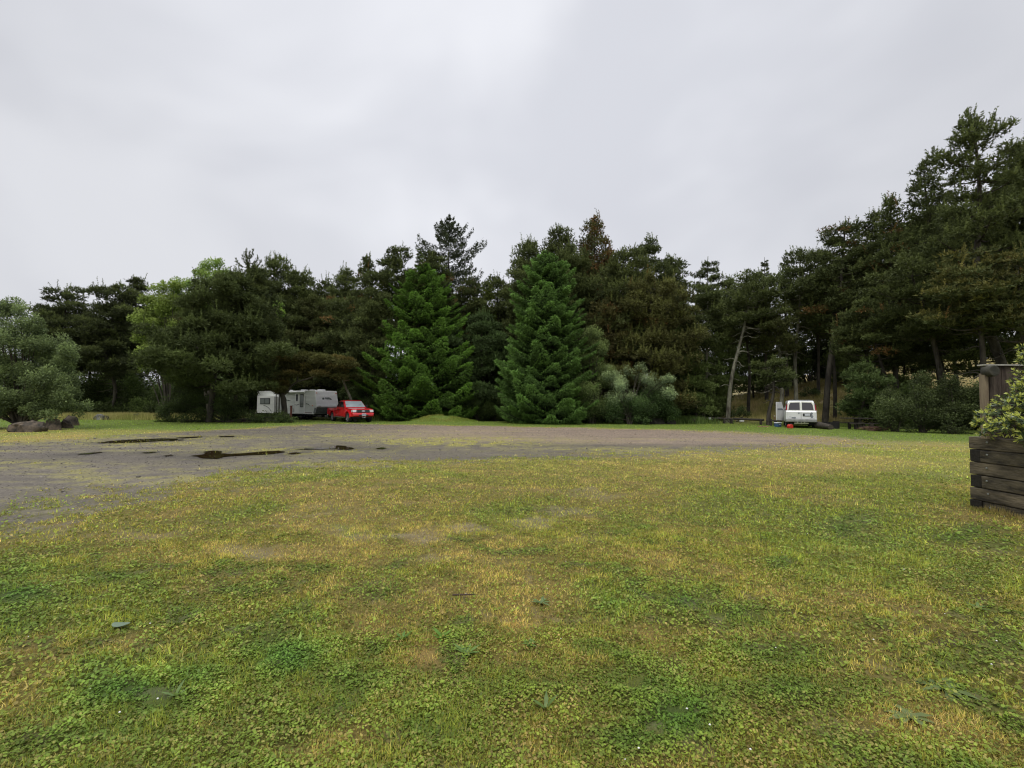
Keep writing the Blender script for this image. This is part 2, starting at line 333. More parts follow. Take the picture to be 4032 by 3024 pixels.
def ground_color(f, blades=False):
    n1, n2, n3, w1, w2 = f['n']; y_ = f['rad']
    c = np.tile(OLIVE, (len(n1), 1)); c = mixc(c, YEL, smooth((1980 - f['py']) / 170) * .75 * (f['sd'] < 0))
    c = mixc(c, DEAD, np.clip(f['d'] * 1.15, 0, 1) * .9); c = mixc(c, GREEN, np.clip(f['g'], 0, 1) * .85); c = mixc(c, CLOVER, np.clip(f['c'], 0, 1) * .9); c = mixc(c, RUST, np.clip(f['r'], 0, 1) * .7)
    vg = f['farg']
    v = mixc(np.tile(VERGE, (len(n1), 1)), YEL, smooth((1.6 + w1 * 3 + f['sd']) / 1.8) * .85)
    c = mixc(c, v, vg)
    c = mixc(c, DUNE, np.clip(np.clip(f['duneg'], 0, 1) * (.6 + n2 * .6), 0, 1))
    if not blades:
        c = c * (.42 + .3 * smooth((y_ - 8) / 14))[:, None]; c = mixc(c, FOREST, np.clip(f['wood'], 0, 1) * .9)  # ground under turf darkened to stand in for shade between the blades
        c = mixc(c, STONE, np.clip(f['b'], 0, 1) * .6); c = mixc(c, SOIL, np.clip(f['s'] * 1.2, 0, 1))
        g = mixc(np.tile(GRAV_D, (len(n1), 1)), GRAV_B, f['brown']); g = g * (0.80 + .4 * n2)[:, None] * (.62 + .76 * f['trk'])[:, None]
        g = mixc(g, MOSS, np.clip(f['moss'] * 1.3, 0, 1) * .9)
        g = g * (1 - .48 * f['wet'])[:, None]; c = mixc(c, g, f['lot'])
    else:
        c = mixc(c, MOSS * 1.1, f['lot'])
    return c
# ---- the ground sheet: a fan of rings round the viewpoint out to the horizon
def build_ground():
    rr = [0.0]; r = .5
    while r < 75: rr.append(r); r *= 1.0105
    while r < 1500: rr.append(r); r *= 1.15
    rr = np.array(rr)
    th = np.concatenate([np.radians(np.arange(-66, 66.01, .16)), np.radians(np.arange(68, 294, 3.0))])
    nr, nth = len(rr), len(th)
    R_, T_ = np.meshgrid(rr, th, indexing='ij')
    x = (R_ * np.sin(T_)).ravel(); y = (R_ * np.cos(T_)).ravel()
    z = gh(x, y); f = fields(x, y)
    # gravel lies a touch lower than turf
    z = z - .012 * f['lot'] - .05 * np.clip(f['s'], 0, 1) + .02 * np.clip(f['c'], 0, 1)
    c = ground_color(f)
    a = np.concatenate([c, f['lot'][:, None]], 1)
    i = np.arange(nr - 1)[:, None]; j = np.arange(nth)[None, :]
    j2 = (j + 1) % nth
    q = np.stack([i * nth + j + 0 * j2, i * nth + j2, (i + 1) * nth + j2, (i + 1) * nth + j + 0 * j2], -1).reshape(-1, 4)
    m = bpy.data.materials.new('turf_and_gravel'); m.use_nodes = True; t = m.node_tree; b = t.nodes['Principled BSDF']
    N = t.nodes.new; L = t.links.new
    at = N('ShaderNodeAttribute'); at.attribute_name = 'Col'
    geo = N('ShaderNodeNewGeometry')
    def noise(scale, det=5, rough=.6):
        n = N('ShaderNodeTexNoise'); n.inputs['Scale'].default_value = scale; n.inputs['Detail'].default_value = det; n.inputs['Roughness'].default_value = rough
        L(geo.outputs['Position'], n.inputs['Vector']); return n
    nf = noise(9, 8, .75); nh = noise(38, 4, .7); vo = N('ShaderNodeTexVoronoi'); vo.inputs['Scale'].default_value = 26; L(geo.outputs['Position'], vo.inputs['Vector'])
    # turf: contrasty fine variation ; gravel: stone speckle
    def rng(src, lo, hi, a_=.3, b_=.7):
        r = N('ShaderNodeMapRange'); r.inputs['From Min'].default_value = a_; r.inputs['From Max'].default_value = b_; r.inputs['To Min'].default_value = lo; r.inputs['To Max'].default_value = hi; L(src, r.inputs['Value']); return r.outputs[0]
    tv = N('ShaderNodeMath'); tv.operation = 'MULTIPLY'; L(rng(nf.outputs[0], .62, 1.32), tv.inputs[0]); L(rng(nh.outputs[0], .75, 1.25), tv.inputs[1])
    sp = N('ShaderNodeSeparateColor'); L(vo.outputs['Color'], sp.inputs[0])
    gv = N('ShaderNodeMath'); gv.operation = 'MULTIPLY'; L(rng(sp.outputs[0], .72, 1.35, 0, 1), gv.inputs[0]); L(rng(nf.outputs[0], .8, 1.22), gv.inputs[1])
    mv = N('ShaderNodeMix'); mv.data_type = 'FLOAT'; L(at.outputs['Alpha'], mv.inputs['Factor']); L(tv.outputs[0], mv.inputs[2]); L(gv.outputs[0], mv.inputs[3])
    hs = N('ShaderNodeHueSaturation'); L(at.outputs['Color'], hs.inputs['Color']); L(mv.outputs[0], hs.inputs['Value']); L(hs.outputs[0], b.inputs['Base Color'])
    ro = N('ShaderNodeMapRange'); ro.inputs['To Min'].default_value = .9; ro.inputs['To Max'].default_value = .62; L(at.outputs['Alpha'], ro.inputs['Value']); L(ro.outputs[0], b.inputs['Roughness'])
    b.inputs['Specular IOR Level'].default_value = .3
    bp = N('ShaderNodeBump'); bp.inputs['Strength'].default_value = .7; bp.inputs['Distance'].default_value = .03; L(nf.outputs[0], bp.inputs['Height'])
    bp2 = N('ShaderNodeBump'); bp2.inputs['Strength'].default_value = .5; bp2.inputs['Distance'].default_value = .012; L(vo.outputs['Distance'], bp2.inputs['Height']); L(bp.outputs[0], bp2.inputs['Normal']); L(bp2.outputs[0], b.inputs['Normal'])
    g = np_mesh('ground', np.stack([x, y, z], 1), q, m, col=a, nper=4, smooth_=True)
    tag(g, 'mown lawn and gravel clearing in front of the trees', None, kind='structure')
build_ground()

# ---- puddles
def blob(cx, cy, pts_px):
    return pts_px
M_PUD = mat('muddy_water', (.030, .018, .008), .03, spec=.5)
M_WET = mat('wet_gravel_sheen', (.12, .108, .10), .28, noise=.25, nscale=20)
def fine(poly, k, amp, seed):
    rnd = random.Random(seed); o = []
    n = len(poly)
    for i in range(n):
        a = Vector(poly[i]); b = Vector(poly[(i + 1) % n])
        for j in range(k):
            p = a.lerp(b, j / k)
            if j: p = p + Vector((rnd.uniform(-1, 1), rnd.uniform(-1, 1), 0)) * amp
            o.append(p)
    return o
for i, (pp, lab) in enumerate(PUDS):
    w = [on_ground(*p) for p in pp]
    w = fine([tuple(q) for q in w], 3, .06, i)
    bm = bmesh.new(); vs = [bm.verts.new((p[0], p[1], ghs(p[0], p[1]) + .004)) for p in w]
    fc = bm.faces.new(vs); bm.normal_update()
    if fc.normal.z < 0: fc.normal_flip()
    me = bpy.data.meshes.new('puddle'); bm.to_mesh(me); bm.free()
    tag(link_mesh('puddle', me, M_PUD), lab, None, kind='structure')

# ---- grass blades, clover and pebbles (uncountable)
rng = np.random.default_rng(7)
PLX, PLY = 7.36, 7.80                        # corner of the timber planter
def scatter(n, r0, r1, half=math.radians(56), power=1.0):
    u = rng.random(n); r = (r0 ** (2 * power) + u * (r1 ** (2 * power) - r0 ** (2 * power))) ** (1 / (2 * power))
    t = rng.uniform(-half, half, n)
    x = r * np.sin(t); y = r * np.cos(t)
    ok = ~((x > PLX) & (y < PLY))
    return x[ok], y[ok]
def blades(n, r0, r1, wid, hgt, power=1.0, thr=1.0):
    x, y = scatter(n, r0, r1, power=power); f = fields(x, y)
    keep = rng.random(len(x)) > np.clip(f['lot'] * 1.15 - .5 * f['moss'], 0, 1) * thr
    keep &= rng.random(len(x)) > np.clip(f['s'] * .9 + f['b'] * .75 + f['wood'] * .3, 0, .97)
    x = x[keep]; y = y[keep]; f = {k: (v[keep] if not isinstance(v, tuple) else tuple(a[keep] for a in v)) for k, v in f.items()}
    n = len(x); c = ground_color(f, True)
    # each blade its own tint: fresh, olive or straw
    u = rng.random(n); dryp = np.clip(.20 - .22 * f['farg'] * (f['sd'] < -1.5) + .5 * f['d'] - .25 * f['g'] - .35 * f['c'], .04, .85)
    c = np.where((u < dryp)[:, None], c * .55 + STRAW * .55, c)
    c = np.where((u > 1 - .28)[:, None], c * .5 + GREEN * .7, c)
    c = c * rng.uniform(.6, 1.55, n)[:, None]
    r = np.hypot(x, y)
    cl_ = fbm(x * 9, y * 9, 101, 3) * .6 + fbm(x * 3.1, y * 3.1, 103, 2) * .4; c2_ = fbm(x * 26, y * 26, 105, 2); cl_ = np.clip(.5 + (cl_ - .5) * 2.0, 0, 1.1); c = c * ((.55 + .85 * cl_) * (.62 + .8 * c2_))[:, None]
    h = hgt * (.30 + .85 * cl_) * rng.uniform(.5, 1.4, n) * (1 + .45 * f['g'] - .25 * f['d']) ; w = wid * rng.uniform(.6, 1.3, n)
    
    az = rng.uniform(0, 2 * np.pi, n); tilt = np.abs(rng.normal(.75, .6, n)).clip(0, 1.5)
    z = gh(x, y)
    ax = rng.uniform(0, 2 * np.pi, n)
    base = np.stack([x, y, z - .004], 1)
    side = np.stack([np.cos(ax), np.sin(ax), np.zeros(n)], 1) * (w / 2)[:, None]
    tip = base + np.stack([np.cos(az) * np.sin(tilt), np.sin(az) * np.sin(tilt), np.cos(tilt)], 1) * h[:, None]
    V = np.stack([base - side, base + side, tip], 1).reshape(-1, 3)
    return V, np.repeat(c, 3, 0)
Vs = []; Cs = []
for a in ((150000, 1.5, 3.6, .0055, .042), (210000, 3.6, 7, .0085, .046), (170000, 7, 14, .015, .048), (120000, 14, 26, .032, .055), (130000, 26, 60, .05, .055)):
    v, c = blades(*a); Vs.append(v); Cs.append(c)
V = np.concatenate(Vs); Cc = np.concatenate(Cs)
g = np_mesh('grass', V, np.arange(len(V)).reshape(-1, 3), M_GRASS, col=Cc)
tag(g, 'short mown grass, olive, straw and fresh green, covering the clearing', None, kind='stuff')

# clover and other low round leaves, glossy with rain
def leaves(n, r0, r1, size):
    x, y = scatter(n, r0, r1); f = fields(x, y)
    den = np.clip(f['c'] * 1.5 + .6 * f['g'] + .62 - f['d'] * .7 - f['r'] * .5 - f['s'] * .5 - f['b'], 0, 1) * (1 - f['lot'])
    keep = rng.random(len(x)) < den; x = x[keep]; y = y[keep]; n = len(x); cl = np.clip(f['c'][keep], 0, 1); g_ = np.clip(f['g'][keep], 0, 1)
    s = size * rng.uniform(.6, 1.35, n); hm = np.clip(fbm(x * 7, y * 7, 107, 3) * 1.9 - .45, 0, 1.1); z = gh(x, y) + .008 + hm * (.030 + .020 * cl) * rng.uniform(.35, 1.1, n)
    az = rng.uniform(0, 2 * np.pi, n); tl = rng.normal(0, .42, n)
    u = np.stack([np.cos(az), np.sin(az), np.sin(tl)], 1) * s[:, None]; v = np.stack([-np.sin(az), np.cos(az), rng.normal(0, .35, n)], 1) * (s * .8)[:, None]
    c0 = np.stack([x, y, z], 1)
    V = np.stack([c0 - u * .5, c0 - u * .1 + v * .5, c0 + u * .45 + v * .32, c0 + u * .45 - v * .32, c0 - u * .1 - v * .5], 1)
    dr = rng.random(n) < (.30 * (1 - cl)); col = mixc(np.where(dr[:, None], C(.30, .23, .07), C(.205, .25, .034)), CLOVER * 1.2, cl); col = mixc(col, C(.12, .25, .04), g_ * .6) * (rng.uniform(.6, 1.4, n) * (.62 + .65 * hm))[:, None]  # lower leaves tinted darker, standing in for shade in the clump gaps
    return V.reshape(-1, 3), np.repeat(col, 5, 0)
Vs = []; Cs = []
for a in ((130000, 1.5, 3.6, .0135), (130000, 3.6, 7.5, .019), (80000, 7.5, 15, .030)):
    v, c = leaves(*a); Vs.append(v); Cs.append(c)
V = np.concatenate(Vs); Cc = np.concatenate(Cs)
M_CLOVER = leaf_mat('wet_clover_leaves', .42, .3, .18, 1.3)
tag(np_mesh('clover', V, np.arange(len(V)).reshape(-1, 5), M_CLOVER, col=Cc, nper=5), 'low clover leaves wet with rain in the lawn', None, kind='stuff')

# white clover heads and daisies
def octa(cx, s, hz):
    o = np.array([(1, 0, 0), (0, 1, 0), (-1, 0, 0), (0, -1, 0), (0, 0, 1), (0, 0, -1)], float)
    fc = np.array([(0, 1, 4), (1, 2, 4), (2, 3, 4), (3, 0, 4), (1, 0, 5), (2, 1, 5), (3, 2, 5), (0, 3, 5)])
    n = len(cx); V = cx[:, None, :] + o[None] * s[:, None, None] * np.array([1, 1, hz]); Fc = fc[None] + (np.arange(n) * 6)[:, None, None]
    return V.reshape(-1, 3), Fc.reshape(-1, 3)
x, y = scatter(150, 2.0, 11); z = gh(x, y) + .035
pts = [(1560, 2055), (1940, 2020), (2515, 2985), (2705, 2825), (2795, 2890), (620, 2785), (470, 2840), (3440, 2545), (3925, 2550), (590, 2480), (3180, 2115), (2955, 2990), (3905, 2645), (3120, 2140), (3560, 2260), (1848, 2025), (3955, 2045)]
pw = [on_ground(*p) for p in pts]
cx = np.concatenate([np.stack([x, y, z], 1), np.array([(p.x, p.y, .045) for p in pw])])
sz = np.concatenate([rng.uniform(.003, .006, len(x)), np.full(len(pw), .0075)])
M_PETAL = mat('white_petals', (.75, .74, .68), .6)
v, fc = octa(cx, sz, .7)
tag(np_mesh('clover_flowers', v, fc, M_PETAL), 'tiny white clover heads and daisies dotted over the lawn', None, kind='stuff')

# pebbles
x, y = scatter(60000, 6, 46); f = fields(x, y)
k = rng.random(len(x)) < f['lot'] * (1 - .6 * f['moss']); x, y = x[k], y[k]; br = f['brown'][k]; r = np.hypot(x, y); n = len(x)
s = rng.uniform(.004, .012, n) * (1 + r / 18) * (1 + 1.2 * (rng.random(n) > .985))
v, fc = octa(np.stack([x, y, gh(x, y) - .012 + s * .2], 1), s, .6); v = v + rng.normal(0, 1, v.shape) * np.repeat(s, 6)[:, None] * .22
pc = mixc(np.tile(C(.15, .135, .115), (n, 1)), C(.27, .215, .165), br) * rng.uniform(.55, 1.75, n)[:, None]
M_PEB = bpy.data.materials.new('stones'); M_PEB.use_nodes = True
_a = M_PEB.node_tree.nodes.new('ShaderNodeAttribute'); _a.attribute_name = 'Col'; M_PEB.node_tree.links.new(_a.outputs['Color'], M_PEB.node_tree.nodes['Principled BSDF'].inputs['Base Color']); M_PEB.node_tree.nodes['Principled BSDF'].inputs['Roughness'].default_value = .7
tag(np_mesh('gravel', v, fc, M_PEB, col=np.repeat(pc, 6, 0)), 'loose grey and brown gravel on the parking clearing', None, kind='stuff')
# ---------------------------------------------------------------- tree builders
def nrm(v): return v / np.maximum(np.linalg.norm(v, axis=-1, keepdims=True), 1e-9)
def tufts(c, d, ln, wd, K, spread, col, rg, colvar=.22):
    """K thin triangular sprays from every centre c along direction d"""
    n = len(c); cc = np.repeat(c, K, 0); dd = nrm(np.repeat(d, K, 0) + rg.normal(0, spread, (n * K, 3)))
    L_ = np.repeat(ln, K) * rg.uniform(.6, 1.25, n * K); Wd = np.repeat(wd, K) * rg.uniform(.7, 1.3, n * K)
    sd_ = nrm(np.cross(dd, rg.normal(0, 1, (n * K, 3)))) * (Wd / 2)[:, None]
    V = np.stack([cc - sd_, cc + sd_, cc + dd * L_[:, None]], 1).reshape(-1, 3)
    co = np.repeat(col, K, 0) * rg.uniform(1 - colvar, 1 + colvar, n * K)[:, None]
    return V, np.repeat(co, 3, 0)
def tube_mesh(paths, seg=7):
    """paths: list of (points Nx3, radii N) -> verts, quads"""
    V = []; Q = []; off = 0
    for P, R_ in paths:
        P = np.asarray(P, float); n = len(P)
        T = np.gradient(P, axis=0); T = nrm(T); up = np.where(np.abs(T[:, 2:3]) > .9, np.array([[1., 0, 0]]), np.array([[0., 0, 1]]))
        A = nrm(np.cross(T, up)); B = np.cross(T, A); k = np.arange(seg) * 2 * np.pi / seg
        ringv = P[:, None] + (A[:, None] * np.cos(k)[None, :, None] + B[:, None] * np.sin(k)[None, :, None]) * np.asarray(R_)[:, None, None]
        V.append(ringv.reshape(-1, 3)); i = np.arange(n - 1)[:, None]; j = np.arange(seg)[None]; j2 = (j + 1) % seg
        Q.append((np.stack([i * seg + j + 0 * j2, i * seg + j2, (i + 1) * seg + j2, (i + 1) * seg + j], -1).reshape(-1, 4)) + off); off += n * seg
    return np.concatenate(V), np.concatenate(Q)
def trunk_path(H, lean, rg, wob=.15, n=14, bend=0.0):
    t = np.linspace(0, 1, n); lx, ly = lean
    P = np.stack([lx * t + bend * np.sin(t * np.pi) , ly * t, H * t], 1)
    ph = rg.uniform(0, 6.28, 2); am = wob * np.sin(np.pi * np.minimum(t * 1.1, 1))
    P[:, 0] += am * np.sin(t * 7 + ph[0]); P[:, 1] += am * np.sin(t * 6 + ph[1]); P[0, :2] = 0
    return P
def at_h(P, h):
    return np.array([np.interp(h, P[:, 2], P[:, 0]), np.interp(h, P[:, 2], P[:, 1]), h])

G_PINE = C(.043, .054, .020); G_PINE_L = C(.094, .115, .036); G_OLIVE = C(.075, .072, .022); G_RUST = C(.135, .075, .028); G_DARK = C(.028, .034, .016)
def pine(seed, H, Wd, cb=.3, lean=(0, 0), flat=.42, dens=1.0, tr=.16, col=G_PINE, tipcol=G_PINE_L, rust=0.0, top='round', tl=.34, padr=.62, nl=None, wob=.15, prof=None, bend=0, bare=0, candle=.35, sub=0.07):
    rg = np.random.default_rng(seed)
    P = trunk_path(H, lean, rg, wob=wob, bend=bend); tt = np.linspace(0, 1, len(P))
    paths = [(P, tr * (1 - tt) ** .8 + .022)]
    z0 = cb * H; nl = nl or int((H - z0) * 4.4)
    cs = []; ds = []; rr_ = []; up_ = []
    for i in range(nl):
        u = (i + rg.uniform(0, .9)) / nl; z = z0 + (H * .985 - z0) * u
        if prof: env = prof(u)
        elif top == 'round': env = math.sqrt(max(0, 1 - (max(0, u - .35) / .68) ** 2)) * (.72 + .28 * min(1, u / .3))
        elif top == 'cone': env = (1 - u) ** .75 * (.8 + .2 * min(1, u / .15)) + .07
        else: env = (1 - u ** 2) * .9 + .12
        L_ = Wd * env * rg.uniform(.55, 1.12); a = i * 2.399 + rg.uniform(-.6, .6)
        b0 = at_h(P, z); rise = rg.uniform(-.05, .38) if top != 'cone' else rg.uniform(.05, .5)
        m = 7; s = np.linspace(0, 1, m); dr = np.array([math.cos(a), math.sin(a), 0])
        br = b0 + dr * (s * L_)[:, None] + np.array([0, 0, 1.]) * (L_ * (rise * s - .12 * np.sin(s * np.pi)))[:, None]
        br[:, :2] += rg.normal(0, .05 * L_, 2) * (s ** 2)[:, None]
        rb = max(.018, tr * .38 * (1 - u * .75))
        paths.append((br, rb * (1 - s) + .008))
        npad = max(1, int(round(L_ / (padr * .95)))) + 1
        for k in range(npad):
            sp = rg.uniform(.35, 1.0) if k else rg.uniform(.88, 1.0)
            p = np.array([np.interp(sp, s, br[:, j]) for j in range(3)]) + np.array([-dr[1], dr[0], 0]) * rg.normal(0, .26 * L_ * sp) + np.array([0, 0, rg.uniform(.0, .18)])
            cs.append(p); rr_.append(padr * rg.uniform(.6, 1.25) * (.75 + .35 * env)); ds.append(dr * .35); 
    # leader tufts
    for k in range(4):
        cs.append(at_h(P, H * (1 - .012 * k)) + rg.normal(0, .08, 3)); rr_.append(padr * .42); ds.append(np.array([0, 0, .5]))
    for k in range(bare):                                   # dead lower limbs
        z = H * cb * rg.uniform(.35, 1.05); a = rg.uniform(0, 6.28); L_ = rg.uniform(.8, 2.2); s = np.linspace(0, 1, 6)
        br = at_h(P, z) + np.array([math.cos(a), math.sin(a), 0]) * (s * L_)[:, None] + np.array([0, 0, 1.]) * (L_ * (rg.uniform(-.2, .3) * s + .1 * np.sin(s * 6)))[:, None]
        paths.append((br, .035 * (1 - s) + .008))
    cs = np.array(cs); rr_ = np.array(rr_); ds = np.array(ds); n = len(cs)
    per = np.maximum(8, (sub * 620 * (rr_ / .62) ** 2 * dens)).astype(int)
    idx = np.repeat(np.arange(n), per); N = len(idx)
    nv = nrm(rg.normal(0, 1, (N, 3)) + np.array([0, 0, .35])); 
    c = cs[idx] + nv * rr_[idx][:, None] * np.array([1, 1, flat]) * (rg.random(N) ** .4 * rg.uniform(.85, 1.35, N))[:, None]
    d = nrm(nv * np.array([1, 1, .5]) + ds[idx] + np.array([0, 0, .55]))
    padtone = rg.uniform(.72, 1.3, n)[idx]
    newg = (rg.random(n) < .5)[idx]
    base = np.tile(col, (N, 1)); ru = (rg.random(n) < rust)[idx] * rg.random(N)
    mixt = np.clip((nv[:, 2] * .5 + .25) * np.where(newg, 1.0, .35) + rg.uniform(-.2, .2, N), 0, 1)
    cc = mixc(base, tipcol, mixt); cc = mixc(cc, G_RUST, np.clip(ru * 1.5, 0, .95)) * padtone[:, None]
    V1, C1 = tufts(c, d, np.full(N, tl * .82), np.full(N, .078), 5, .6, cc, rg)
    # upright shoots standing on the pads
    ns = int(n * candle * 2.2)
    if ns:
        ii = rg.integers(0, n, ns); o = rg.normal(0, 1, (ns, 3)); o[:, 2] = np.abs(o[:, 2]) * .4; o = nrm(o)
        b = cs[ii] + o * rr_[ii][:, None] * np.array([.9, .9, flat * 1.2]); hgt_ = rg.uniform(.35, .95, ns) * min(1, padr * 1.5); ld = nrm(np.stack([rg.normal(0, .16, ns), rg.normal(0, .16, ns), np.ones(ns)], 1))
        k = 6; f_ = np.linspace(.05, 1, k); c2 = (b[:, None] + ld[:, None] * (hgt_[:, None] * f_[None])[..., None]).reshape(-1, 3)
        d2 = nrm(np.repeat(ld, k, 0) + rg.normal(0, .25, (ns * k, 3))); cb2 = mixc(np.tile(col, (ns, 1)), tipcol, rg.uniform(.3, 1.1, ns).clip(0, 1)); cb2 = mixc(cb2, G_RUST, (rg.random(ns) < rust) * .8)
        V2, C2 = tufts(c2, d2, np.tile(np.linspace(.24, .15, k), ns), np.full(ns * k, .06), 5, .5, np.repeat(cb2, k, 0), rg)
        V1 = np.concatenate([V1, V2]); C1 = np.concatenate([C1, C2])
    return paths, V1, C1

def spruce(seed, H, Wd, cb=.03, col=C(.030, .062, .018), tip=C(.115, .215, .035), whorl=.36, nb=8, droop=.18, up=.22, dens=1.0, lean=(0, 0), prof=None, hang=0.0, tr=.2, tl=.22, open_=False, wd=.085, var=(.8, 1.12), asym=.13, miss=.08):
    rg = np.random.default_rng(seed); P = trunk_path(H, lean, rg, wob=.05); tt = np.linspace(0, 1, len(P)); paths = [(P, tr * (1 - tt) ** .9 + .015)]
    Cn = []; Dn = []; Cl = []; z = cb * H; w = 0
    while z < H * .985:
        u = (z - cb * H) / (H * (1 - cb)); env = (prof(u) if prof else (1 - u) ** .82 * min(1, .72 + u * 2.2) + .02) * Wd
        n = max(3, int(nb * (1 - .35 * u) * rg.uniform(.8, 1.2)))
        a0 = rg.uniform(0, 6.28)
        for i in range(n):
            if rg.random() < miss: continue
            L_ = env * rg.uniform(*var); a = a0 + i * 6.283 / n + rg.normal(0, .18); L_ *= 1 + asym * math.sin(2 * a + z * .9 + seed) + asym * .7 * math.sin(3 * a - z * 1.7); zz = z + rg.uniform(-.2, .2); b0 = at_h(P, min(zz, H * .99))
            dr = np.array([math.cos(a), math.sin(a), 0]); lat = np.array([-dr[1], dr[0], 0]); upk = up * rg.uniform(.4, 1.4) + .5 * max(0, u - .6); dk = droop * rg.uniform(.6, 1.5)
            s6 = np.linspace(0, 1, 6); cur = lambda s: b0 + dr * (s * L_)[..., None] + np.array([0, 0, 1.]) * (L_ * (-dk * 4 * s * (1 - s) * .5 - dk * .35 * s + upk * s * s))[..., None]
            paths.append((cur(s6), .04 * (1 - u * .8) * (1 - s6) + .006))
            brt = rg.uniform(.45, 1.25); m = int((8 + 34 * L_) * dens); s = rg.random(m) ** .65; q = rg.uniform(-1, 1, m)
            hw = (.34 * L_ * (1 - s) ** .7 + .14) * (.55 if open_ else 1)
            c = cur(s) + lat * (q * hw)[:, None] - np.array([0, 0, 1.]) * (.16 * np.abs(q) * hw + hang * rg.random(m) * (.25 + .45 * L_ / max(Wd, .1)))[:, None]
            d = nrm(dr * .75 + lat * (q * .8)[:, None] + np.array([0, 0, -.12 - hang * 1.4]) + rg.normal(0, .15, (m, 3)))
            new = np.clip(np.maximum(np.abs(q), s) ** 2.4 * 1.15 + rg.uniform(-.35, .15, m), 0, 1) * brt
            Cn.append(c); Dn.append(d); Cl.append(mixc(np.tile(col, (m, 1)), tip, np.clip(new, 0, 1)) * rg.uniform(.75, 1.2))
        z += whorl * rg.uniform(.75, 1.25) * (1 - .3 * u)
    c = np.concatenate(Cn); d = np.concatenate(Dn); cl = np.concatenate(Cl)
    V, Cc_ = tufts(c, d, np.full(len(c), tl), np.full(len(c), wd), 4, .42, cl, rg, .18)
    return paths, V, Cc_

def leafy(seed, lobes, size=.13, col=C(.06, .10, .03), tip=C(.13, .2, .05), dens=1.0, stems=True, tone=.3, asp=.5, tr=.09, depth=1.0, base=(0, 0, 0)):
    """lobes: list of (x, y, z, rx, rz)"""
    rg = np.random.default_rng(seed); Vn = []; Cc_ = []; paths = []
    for (x, y, z, rx, rz) in lobes:
        k = max(3, int(5 + rx * rz * 5)); sub_c = nrm(rg.normal(0, 1, (k, 3))) * np.array([rx, rx * depth, rz]) * .72 * (rg.random((k, 1)) ** .3) + np.array([x, y, z])
        for q in sub_c:
            r = rg.uniform(.3, .55) * min(rx, rz, 1.3) + .12; n = int(230 * dens * (r / .5) ** 2 * (.13 / size) ** 1.4) + 10
            nv = nrm(rg.normal(0, 1, (n, 3))); c = q + nv * r * (rg.random((n, 1)) ** .45); c[:, 2] = np.maximum(c[:, 2], .03)
            u = nrm(nv * .6 + rg.normal(0, .6, (n, 3)) + np.array([0, 0, .15])) * size * rg.uniform(.6, 1.3, (n, 1)); v = nrm(np.cross(u, rg.normal(0, 1, (n, 3)))) * size * asp * .5
            V = np.stack([c, c + u * .45 + v, c + u, c + u * .45 - v], 1); Vn.append(V.reshape(-1, 3))
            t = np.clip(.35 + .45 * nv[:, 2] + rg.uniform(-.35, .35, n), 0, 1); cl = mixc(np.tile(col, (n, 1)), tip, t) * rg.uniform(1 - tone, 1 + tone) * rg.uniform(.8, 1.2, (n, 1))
            Cc_.append(np.repeat(cl, 4, 0))
            if stems and rg.random() < .30:
                s = np.linspace(0, 1, 7)[:, None]; b = np.array(base, float) + rg.normal(0, .12, 3) * np.array([1, 1, 0]); 
                pth = b * (1 - s) + q * s + np.array([0, 0, 1.]) * (np.sin(s * np.pi) * .15 * (q[2]))
                paths.append((pth, tr * .55 * (1 - s[:, 0]) + .006))
    if not paths: paths = [(np.array([[0, 0, 0], [0, 0, .3]]) + np.array(base), np.array([.03, .02]))]
    return paths, np.concatenate(Vn), np.concatenate(Cc_)

def make_tree(name, data, loc, label, cat='tree', group=None, bark=None, leaf=None, crown='crown', rz=0.0, quad=False, stem='trunk'):
    paths, V, Cc_ = data
    root = empty(name, loc, rz, label, cat, group)
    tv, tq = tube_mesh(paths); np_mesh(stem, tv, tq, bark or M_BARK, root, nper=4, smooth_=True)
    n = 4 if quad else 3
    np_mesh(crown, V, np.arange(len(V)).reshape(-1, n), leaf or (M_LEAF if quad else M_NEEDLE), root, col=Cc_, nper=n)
    return root
def copy_tree(root, loc, label, rz=0.0, sc=(1, 1, 1), group=None, name=None):
    r = root.copy(); COL.objects.link(r); r.location = loc; r.rotation_euler = (0, 0, rz); r.scale = sc; r['label'] = label
    if group: r['group'] = group
    elif 'group' in r: del r['group']
    for ch in list(root.children):
        c = ch.copy(); COL.objects.link(c); c.parent = r
    return r

def HOR(px): return 1592 + (px - 2016) * math.tan(ROLL)
def place(px, py_top, Y):
    """foot position and height of a tree whose tip shows at (px, py_top) and stands at distance Y"""
    p = on_depth(px, py_top, Y); z = ghs(p.x, Y); return Vector((p.x, Y, z)), p.z - z
def wpx(w, Y): return w * Y / F
# ---------------------------------------------------------------- the trees, one by one
T = []
def P_(px, tip_y, Y, halfw, label, seed, name='pine_tree', foot=None, cat='pine tree', bark=None, group=None, **kw):
    """pine: tip at (px, top); foot = px of the base when the trunk leans"""
    loc, H = place(px, tip_y, Y)
    if foot is not None:
        l2, _ = place(foot, tip_y, Y); lean = (loc.x - l2.x, 0.0); l2.z = ghs(l2.x, l2.y); H += loc.z - l2.z; loc = l2
    else: lean = (0.0, 0.0)
    lean = (lean[0], kw.pop('leany', 0.0))
    return make_tree(name, pine(seed, H, wpx(halfw, Y), lean=lean, **kw), loc - Vector((0, 0, .05)), label, cat, group, bark)

GR = 'dark pines of the wood edge'
